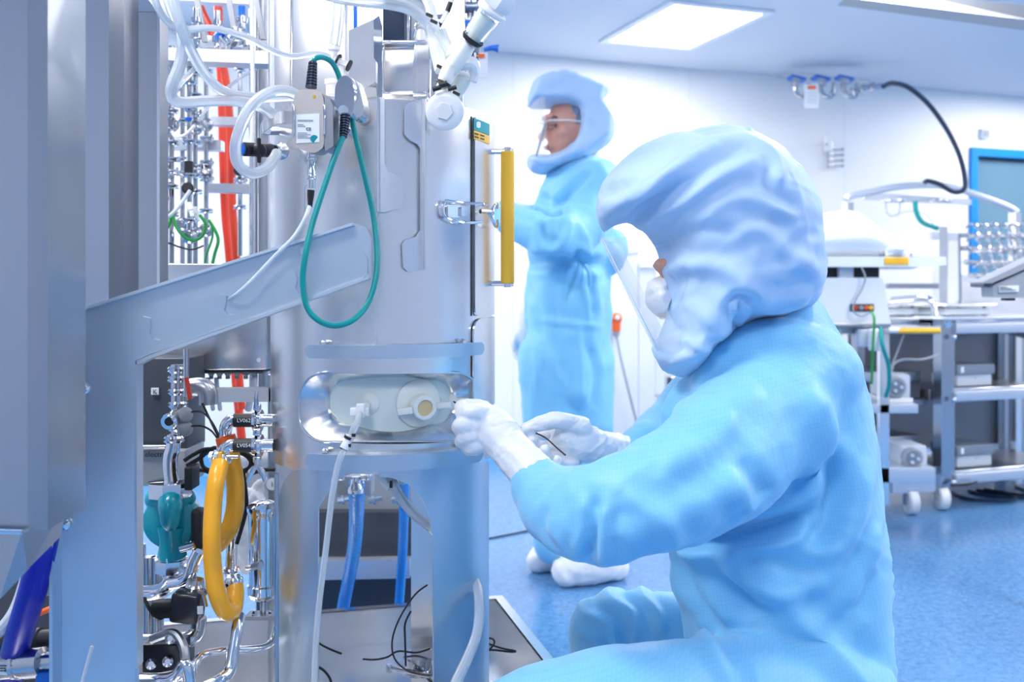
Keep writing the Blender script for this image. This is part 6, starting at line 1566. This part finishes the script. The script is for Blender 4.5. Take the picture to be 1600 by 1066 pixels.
fl = [(a, b * 1.5, c) for a, b, c in fl]; V_ = folds(V_, N_, fl, near)
far = np.clip((V_[:, 1] - 1.46) / .08, 0, 1) * (V_[:, 2] < .62)
KF = lambda pts, a, w: ([((x - 800) / F * 1.58, CAMZ - (y - 450) / F * 1.58) for x, y in pts], a, w)
V_ = folds(V_, N_, [KF([(905, 960), (950, 975), (960, 1010)], .005, .006), KF([(925, 945), (965, 965), (975, 1005)], -.005, .006), KF([(945, 940), (985, 955), (990, 1000)], .005, .006), KF([(970, 935), (1005, 950), (1010, 990)], -.005, .006), KF([(1000, 935), (1025, 950), (1030, 980)], .005, .006), KF([(900, 990), (930, 1000), (940, 1030)], .004, .006)], far)
V_ = crumple(V_, N_, .0026, 22, 11, 3, .45)
gown = solid('gown', V_, f_, 'gown', kp)
# cuff seams
MB().tube([P(*a, 1.30) for a in ((848, 718), (835, 728), (823, 748), (812, 768), (800, 758), (806, 742), (822, 726), (838, 716))], .0, seg=4) if False else None
# hood
mb = MB()
hood_o = [(933, 335), (936, 300), (960, 262), (1000, 225), (1040, 207), (1080, 199), (1130, 190), (1180, 196), (1225, 222), (1258, 262), (1280, 305), (1291, 345), (1296, 400), (1297, 440), (1285, 470), (1245, 494), (1205, 507), (1172, 512), (1150, 530), (1125, 552), (1098, 580), (1078, 596), (1058, 590), (1038, 586), (1028, 566), (1020, 544), (1034, 530), (1040, 505), (1048, 480), (1047, 450), (1042, 420), (1032, 395), (1018, 366), (1000, 350), (980, 345), (962, 352), (948, 366), (941, 378), (936, 362)]
inflate(mb, px2xz(sm2(hood_o, 4), 1.40), 1.43, .150, .085, .011, .5, it=6)
V_, N_, f_ = voxel(mb, .0040, 7)
KH = lambda pts, a, w: ([((x - 800) / F * 1.30, CAMZ - (y - 450) / F * 1.30) for x, y in pts], a, w)
near = np.clip((1.45 - V_[:, 1]) / .05, 0, 1)
fl = [KH([(1150, 512), (1140, 480), (1160, 462), (1185, 480)], -.009, .007), KH([(1080, 470), (1110, 500), (1135, 530)], .005, .010), KH([(1165, 520), (1160, 495), (1158, 470)], -.010, .006),
      KH([(1190, 470), (1230, 480), (1280, 460)], .008, .012), KH([(1050, 430), (1090, 410), (1140, 425), (1180, 465)], .008, .012),
      KH([(960, 330), (1010, 300), (1060, 260), (1120, 225), (1170, 205)], .007, .010), KH([(990, 330), (1050, 300), (1110, 260), (1170, 240)], -.006, .010), KH([(1000, 345), (1060, 320), (1120, 280), (1200, 240)], .006, .010),
      KH([(950, 300), (1000, 275), (1060, 235)], -.006, .010), KH([(1160, 205), (1200, 230), (1215, 260), (1205, 300)], .006, .008), KH([(1190, 260), (1200, 300), (1250, 330)], -.006, .008),
      KH([(1100, 330), (1160, 310), (1240, 350)], .005, .010), KH([(1130, 380), (1180, 360), (1230, 400), (1290, 430)], .006, .010), KH([(1040, 380), (1100, 360), (1150, 370)], -.006, .010),
      KH([(1210, 420), (1240, 380), (1280, 360)], -.005, .009), KH([(1060, 530), (1090, 540), (1120, 550)], .005, .008), KH([(1045, 500), (1070, 520), (1080, 560)], -.006, .010),
      KH([(1020, 350), (1050, 400), (1062, 450), (1055, 510)], .006, .008)]
V_ = folds(V_, N_, fl, near)
V_ = crumple(V_, N_, .0024, 34, 21, 3, .7)
hood = solid('hood', V_, f_, 'hood', kp)
# visor: bent clear film between brim and bib
def visor(par, top, bot, yc, half, bulge, thick=.0006, name='visor'):
    """top/bot (x,z) edges; film wraps from near side over the front to the far side"""
    mb = MB(); n = 16; vs = []
    for j in range(9):
        t = j / 8; x = top[0] * (1 - t) + bot[0] * t; z = top[1] * (1 - t) + bot[1] * t
        for i in range(n + 1):
            a = -math.pi / 2 + math.pi * i / n
            vs.append(Vector((x + bulge * (1 - math.cos(a)), yc + half * math.sin(a), z + .0 * t)))
    fs = [(j * (n + 1) + i, j * (n + 1) + i + 1, (j + 1) * (n + 1) + i + 1, (j + 1) * (n + 1) + i) for j in range(8) for i in range(n)]
    m_ = len(vs); vs += [v + Vector((thick, 0, 0)) for v in vs]; fs += [tuple(m_ + k for k in reversed(f)) for f in fs]
    mb.add(vs, fs); return mb.build(name, 'visor', par, angle=80)
a_, b_ = px2xz([(940, 372), (1028, 548)], 1.40)
visor(kp, a_, b_, 1.43, .075, .035)
MB().tube([Vector((a_[0], 1.40, a_[1])), Vector((b_[0], 1.40, b_[1]))], .0014, smooth=False, seg=6).build('visor_edge', 'clear', kp)
mb = MB(); inflate(mb, px2xz(sm2([(1050, 432), (1030, 432), (1016, 440), (1008, 458), (1010, 478), (1024, 494), (1040, 502), (1052, 480)], 4), 1.43), 1.44, .05, .03, .006)
V_, N_, f_ = voxel(mb, .003, 3); V_ = crumple(V_, N_, .004, 70, 4, 2); solid('face_mask', V_, f_, 'mask', kp)
# near (left) hand
Yh_ = 1.345
def HP(px, py, Y): return P(px, py, Y)
hand('glove', kp,
     [(HP(800, 705, 1.33), .027), (HP(772, 672, 1.345), .030), (HP(752, 660, 1.35), .027)],
     [[(HP(762, 648, 1.345), .014), (HP(738, 642, 1.325), .0115), (HP(722, 644, 1.335), .010), (HP(720, 634, 1.36), .0088)],
      [(HP(752, 668, 1.345), .013), (HP(726, 662, 1.325), .0115), (HP(718, 670, 1.345), .010), (HP(732, 676, 1.365), .009)],
      [(HP(755, 678, 1.345), .013), (HP(730, 681, 1.33), .0112), (HP(722, 690, 1.35), .0098), (HP(738, 692, 1.365), .009)],
      [(HP(762, 690, 1.345), .012), (HP(740, 697, 1.335), .0105), (HP(732, 702, 1.355), .009), (HP(746, 702, 1.365), .0082)],
      [(HP(788, 676, 1.37), .014), (HP(768, 648, 1.385), .0118), (HP(748, 636, 1.385), .0108), (HP(728, 634, 1.375), .0092)]],
     [(HP(840, 750, 1.30), .031), (HP(822, 728, 1.315), .029), (HP(795, 700, 1.33), .027)])
# far (right) hand
hand('glove', kp,
     [(HP(928, 696, 1.45), .026), (HP(905, 690, 1.445), .030), (HP(888, 686, 1.44), .027)],
     [[(HP(908, 668, 1.43), .0165), (HP(880, 658, 1.415), .0125), (HP(850, 660, 1.41), .0115), (HP(822, 670, 1.41), .0095)],
      [(HP(880, 674, 1.46), .0115), (HP(846, 678, 1.47), .0100), (HP(818, 684, 1.45), .0092), (HP(812, 676, 1.43), .0085)],
      [(HP(884, 694, 1.45), .0110), (HP(858, 700, 1.44), .0098), (HP(838, 697, 1.42), .0090), (HP(830, 686, 1.41), .0082)],
      [(HP(890, 708, 1.445), .0105), (HP(872, 718, 1.43), .0095), (HP(854, 714, 1.41), .0088), (HP(852, 703, 1.40), .0080)],
      [(HP(900, 718, 1.445), .0100), (HP(890, 730, 1.42), .0090), (HP(874, 728, 1.40), .0082), (HP(872, 718, 1.395), .0074)]],
     [(HP(1005, 712, 1.49), .029), (HP(965, 706, 1.47), .026), (HP(930, 698, 1.45), .025)])
for (x, y, Y_) in ((.15, 1.22, 0), (.2, 1.62, 0)):
    mb = MB(); mb.tube([(x + .08, y, .05), (x, y, .055), (x - .10, y, .045), (x - .16, y, .035)], [.045, .055, .045, .03], squash=(1, 1, .8)); mb.tube([(x + .02, y, .05), (x + .01, y, .16)], [.055, .06])
    mb.ball((x + .08, y, .05), (.045, .045, .045)); V_, N_, f_ = voxel(mb, .006, 4); V_[:, 2] = np.maximum(V_[:, 2], .002); V_ = crumple(V_, N_, .002, 40, 2); V_[:, 2] = np.maximum(V_[:, 2], .001); solid('overshoe', V_, f_, 'shoe', kp)
# the thin line held between the hands
tl = line('sampling_line', 'thin black line held between the two gloved hands', [P(709, 628, 1.385), P(728, 636, 1.37), P(770, 646, 1.40), P(792, 656, 1.40), P(812, 668, 1.405), P(832, 675, 1.41), P(852, 684, 1.402), P(870, 700, 1.395), P(884, 712, 1.39)], .0011, 'black', 'tube', sub=5)

# ---- standing person -------------------------------------------------------
SY = 3.42
sp_ = thing('person', 'person in light blue gown and clear visor hood standing behind the vessel handle', 'person', (P(885, 900, SY).x, SY, 0))
def sx(pts, Y=SY): return px2xz(pts, Y)
hc = P(876, 204, SY); hc = Vector((hc.x + .035, SY, hc.z))
mb, q, R = head_skin(hc, math.radians(24), 1.0, math.radians(-4))
mb.tube([hc + Vector((.03, 0, -.15)), hc + Vector((.01, 0, -.4)), hc + Vector((.0, 0, -.75))], [.05, .09, .09], seg=16)
V_, N_, f_ = voxel(mb, .006, 4); solid('body', V_, f_, 'skin', sp_)
mb = MB(); mb.ball(q(.026, 0, .035), (.092, .080, .085), 22, 14, R); mb.tube([q(.05, 0, .0), q(.055, 0, -.05)], [.07, .055]); V_, N_, f_ = voxel(mb, .006, 3); V_ = crumple(V_, N_, .003, 90, 9, 2); solid('hair_net', V_, f_, 'hairnet', sp_)
for sd_ in (-1, 1):
    MB().tube([q(-.098, .008 * sd_, .024), q(-.100, .026 * sd_, .030), q(-.086, .050 * sd_, .028), q(-.04, .072 * sd_, .024), q(.02, .084 * sd_, .015)], .0028, seg=6).build('glasses_frame', 'plastic_w', sp_)
    mb = MB(); mb.ball(q(-.092, .032 * sd_, .012), (.004, .023, .017), 16, 10, R); mb.build('glasses_lens', 'clear', sp_)
    MB().ball(q(-.080, .030 * sd_, .014), (.009, .013, .006), 12, 8, R).build('eye', 'dkgrey', sp_)
    MB().tube([q(-.092, .014 * sd_, .038), q(-.088, .034 * sd_, .044), q(-.074, .048 * sd_, .038)], .0028, seg=6).build('eyebrow', 'dkgrey', sp_)
MB().ball(q(-.098, 0, -.054), (.006, .020, .0035), 12, 8, R).ball(q(-.096, 0, -.061), (.006, .017, .004), 12, 8, R).build('lips', 'lip', sp_)
# hood: crown and brim, side, bib
mb = MB()
ho = [(824, 163), (826, 148), (834, 128), (848, 118), (868, 113), (890, 113), (912, 121), (934, 131), (949, 134), (952, 142), (944, 158), (955, 172), (961, 192), (957, 214), (946, 228), (930, 240), (914, 249), (896, 256), (872, 266), (846, 272), (827, 264), (825, 244), (850, 243), (870, 239), (884, 231), (894, 220), (900, 206), (902, 188), (899, 176), (880, 170), (850, 169), (824, 168)]
inflate(mb, sx(sm2(ho, 4)), SY + .01, .13, .022, .010, .5, it=1)
V_, N_, f_ = voxel(mb, .008, 3)
V_ = crumple(V_, N_, .004, 26, 31, 3); solid('hood', V_, f_, 'hood', sp_)
a_, b_ = sx([(827, 160), (831, 254)]); visor(sp_, a_, b_, SY, .11, .05)
MB().tube([P(852, 192, SY - .12), P(846, 215, SY - .13), P(838, 244, SY - .12)], .004, seg=6).build('visor_strut', 'grey', sp_)
# gown
mb = MB()
to = [(868, 250), (900, 238), (928, 232), (946, 252), (957, 300), (960, 345), (955, 400), (952, 425), (955, 470), (956, 520), (950, 570), (942, 620), (936, 662), (910, 662), (880, 658), (850, 640), (836, 612), (826, 570), (820, 520), (817, 470), (822, 430), (824, 400), (822, 385), (836, 360), (837, 320), (845, 290)]
inflate(mb, sx(sm2(to, 4)), SY + .02, .16, .11, .02, .5)
chain(mb, [P(936, 285, SY - .10), P(925, 320, SY - .13), P(905, 358, SY - .20), P(870, 372, SY - .26), P(835, 360, SY - .24), P(800, 345, SY - .20), P(780, 335, SY - .18)], [.085, .080, .078, .080, .065, .052, .036], seg=20)
chain(mb, [P(905, 290, SY + .14), P(880, 330, SY + .2), P(830, 345, SY + .1), P(790, 335, SY)], [.08, .07, .06, .05], seg=16)
mb.ball(P(942, 402, SY + .05), (.075, .08, .06)); mb.ball(P(960, 385, SY + .16), (.05, .06, .07))
chain(mb, [P(862, 560, SY - .02), P(866, 650, SY - .02), P(868, 760, SY), P(864, 850, SY)], [.12, .11, .085, .07], seg=18)
chain(mb, [P(912, 560, SY + .03), P(912, 650, SY), P(908, 760, SY), P(904, 855, SY)], [.11, .105, .085, .072], seg=18)
V_, N_, f_ = voxel(mb, .011, 5)
KS = lambda pts, a, w: ([((x - 800) / F * 3.3, CAMZ - (y - 450) / F * 3.3) for x, y in pts], a, w)
near = np.clip((SY + .05 - V_[:, 1]) / .06, 0, 1)
fl = [KS([(818, 412), (860, 410), (905, 412), (952, 415)], -.022, .018), KS([(845, 348), (850, 375), (868, 388)], -.022, .014), KS([(838, 340), (860, 342), (885, 336)], -.016, .010), KS([(866, 330), (885, 308), (905, 285), (925, 268)], -.020, .014),
      KS([(850, 300), (860, 320), (862, 335)], -.016, .014), KS([(885, 350), (880, 375), (868, 390)], .014, .014), KS([(820, 300), (850, 320), (870, 330)], .008, .014), KS([(892, 395), (905, 405), (925, 418)], -.018, .012),
      KS([(895, 430), (900, 500), (905, 580), (905, 650)], .012, .016), KS([(860, 440), (870, 520), (878, 600)], -.010, .016), KS([(900, 420), (893, 440), (885, 470)], -.014, .010), KS([(915, 420), (922, 450), (928, 500)], -.012, .010), KS([(905, 420), (908, 440), (912, 470)], .010, .010),
      KS([(838, 500), (890, 505), (945, 512)], .006, .008), KS([(830, 460), (836, 520), (842, 600)], .010, .014), KS([(920, 540), (930, 580), (925, 640)], -.010, .014), KS([(880, 600), (860, 560), (850, 520)], .008, .014), KS([(800, 350), (790, 362), (785, 375)], -.008, .010)]
V_ = folds(V_, N_, fl, near); V_ = crumple(V_, N_, .005, 18, 41, 3, .5)
solid('gown', V_, f_, 'gown2', sp_)
for a0, b0 in (((905, 412), (900, 445)), ((914, 414), (922, 446))): MB().tube([P(*a0, SY - .20), P((a0[0] + b0[0]) / 2 + 3, 428, SY - .21), P(*b0, SY - .19)], .006).build('belt_tie', 'gown2', sp_)
hand('glove', sp_, [(P(784, 338, SY - .17), .032), (P(768, 330, SY - .17), .034)], [[(P(768, 322 + 5 * k, SY - .17 + .01 * k), .012), (P(756, 320 + 6 * k, SY - .16), .010), (P(748, 324 + 6 * k, SY - .15), .009)] for k in range(4)] + [[(P(778, 326, SY - .2), .014), (P(768, 318, SY - .21), .012), (P(758, 316, SY - .2), .010)]], [(P(792, 340, SY - .18), .034), (P(786, 338, SY - .17), .032)], .005)
hand('glove', sp_, [(P(820, 512, SY + .1), .03), (P(812, 532, SY + .1), .036)], [[(P(806 + 5 * k, 540, SY + .1), .011), (P(804 + 6 * k, 552, SY + .09), .010), (P(808 + 5 * k, 560, SY + .08), .009)] for k in range(4)] + [[(P(806, 525, SY + .08), .013), (P(802, 536, SY + .06), .011), (P(803, 546, SY + .05), .010)]], [(P(826, 490, SY + .1), .034), (P(821, 508, SY + .1), .03)], .005)
def shoe(x0, y0, pts_, rr, nm='overshoe'):
    mb = MB(); mb.tube(pts_, rr, seg=18); mb.ball(pts_[-1], rr[-1]); mb.ball(pts_[0], rr[0])
    return mb
for k, (ax, ay, Ys, toe) in enumerate(((872, 850, 3.55, (-.055, -.06)), (911, 868, 3.38, (.0, -.05)))):
    c = Vector(((ax - 800) / F * Ys, Ys, 0)); mb = MB()
    if k == 0: ch = [(c + Vector((.10, .05, .05)), .05), (c + Vector((.03, 0, .06)), .06), (c + Vector((-.05, -.03, .045)), .052), (c + Vector((-.075, -.045, .035)), .04)]
    else: ch = [(c + Vector((.12, .05, .04)), .042), (c + Vector((.06, .0, .055)), .055), (c + Vector((-.02, -.02, .06)), .062), (c + Vector((-.06, -.03, .045)), .048)]
    mb.tube([a for a, _ in ch], [b for _, b in ch], seg=18)
    for a, b in (ch[0], ch[-1]): mb.ball(a, b)
    mb.tube([ch[1][0], ch[1][0] + Vector((.0, .02, .12))], [.06, .075], smooth=False)
    V_, N_, f_ = voxel(mb, .008, 4); V_ = crumple(V_, N_, .006, 30, 50 + k, 2); V_[:, 2] = np.maximum(V_[:, 2] * 1.0, .002); solid('overshoe', V_, f_, 'shoe', sp_)
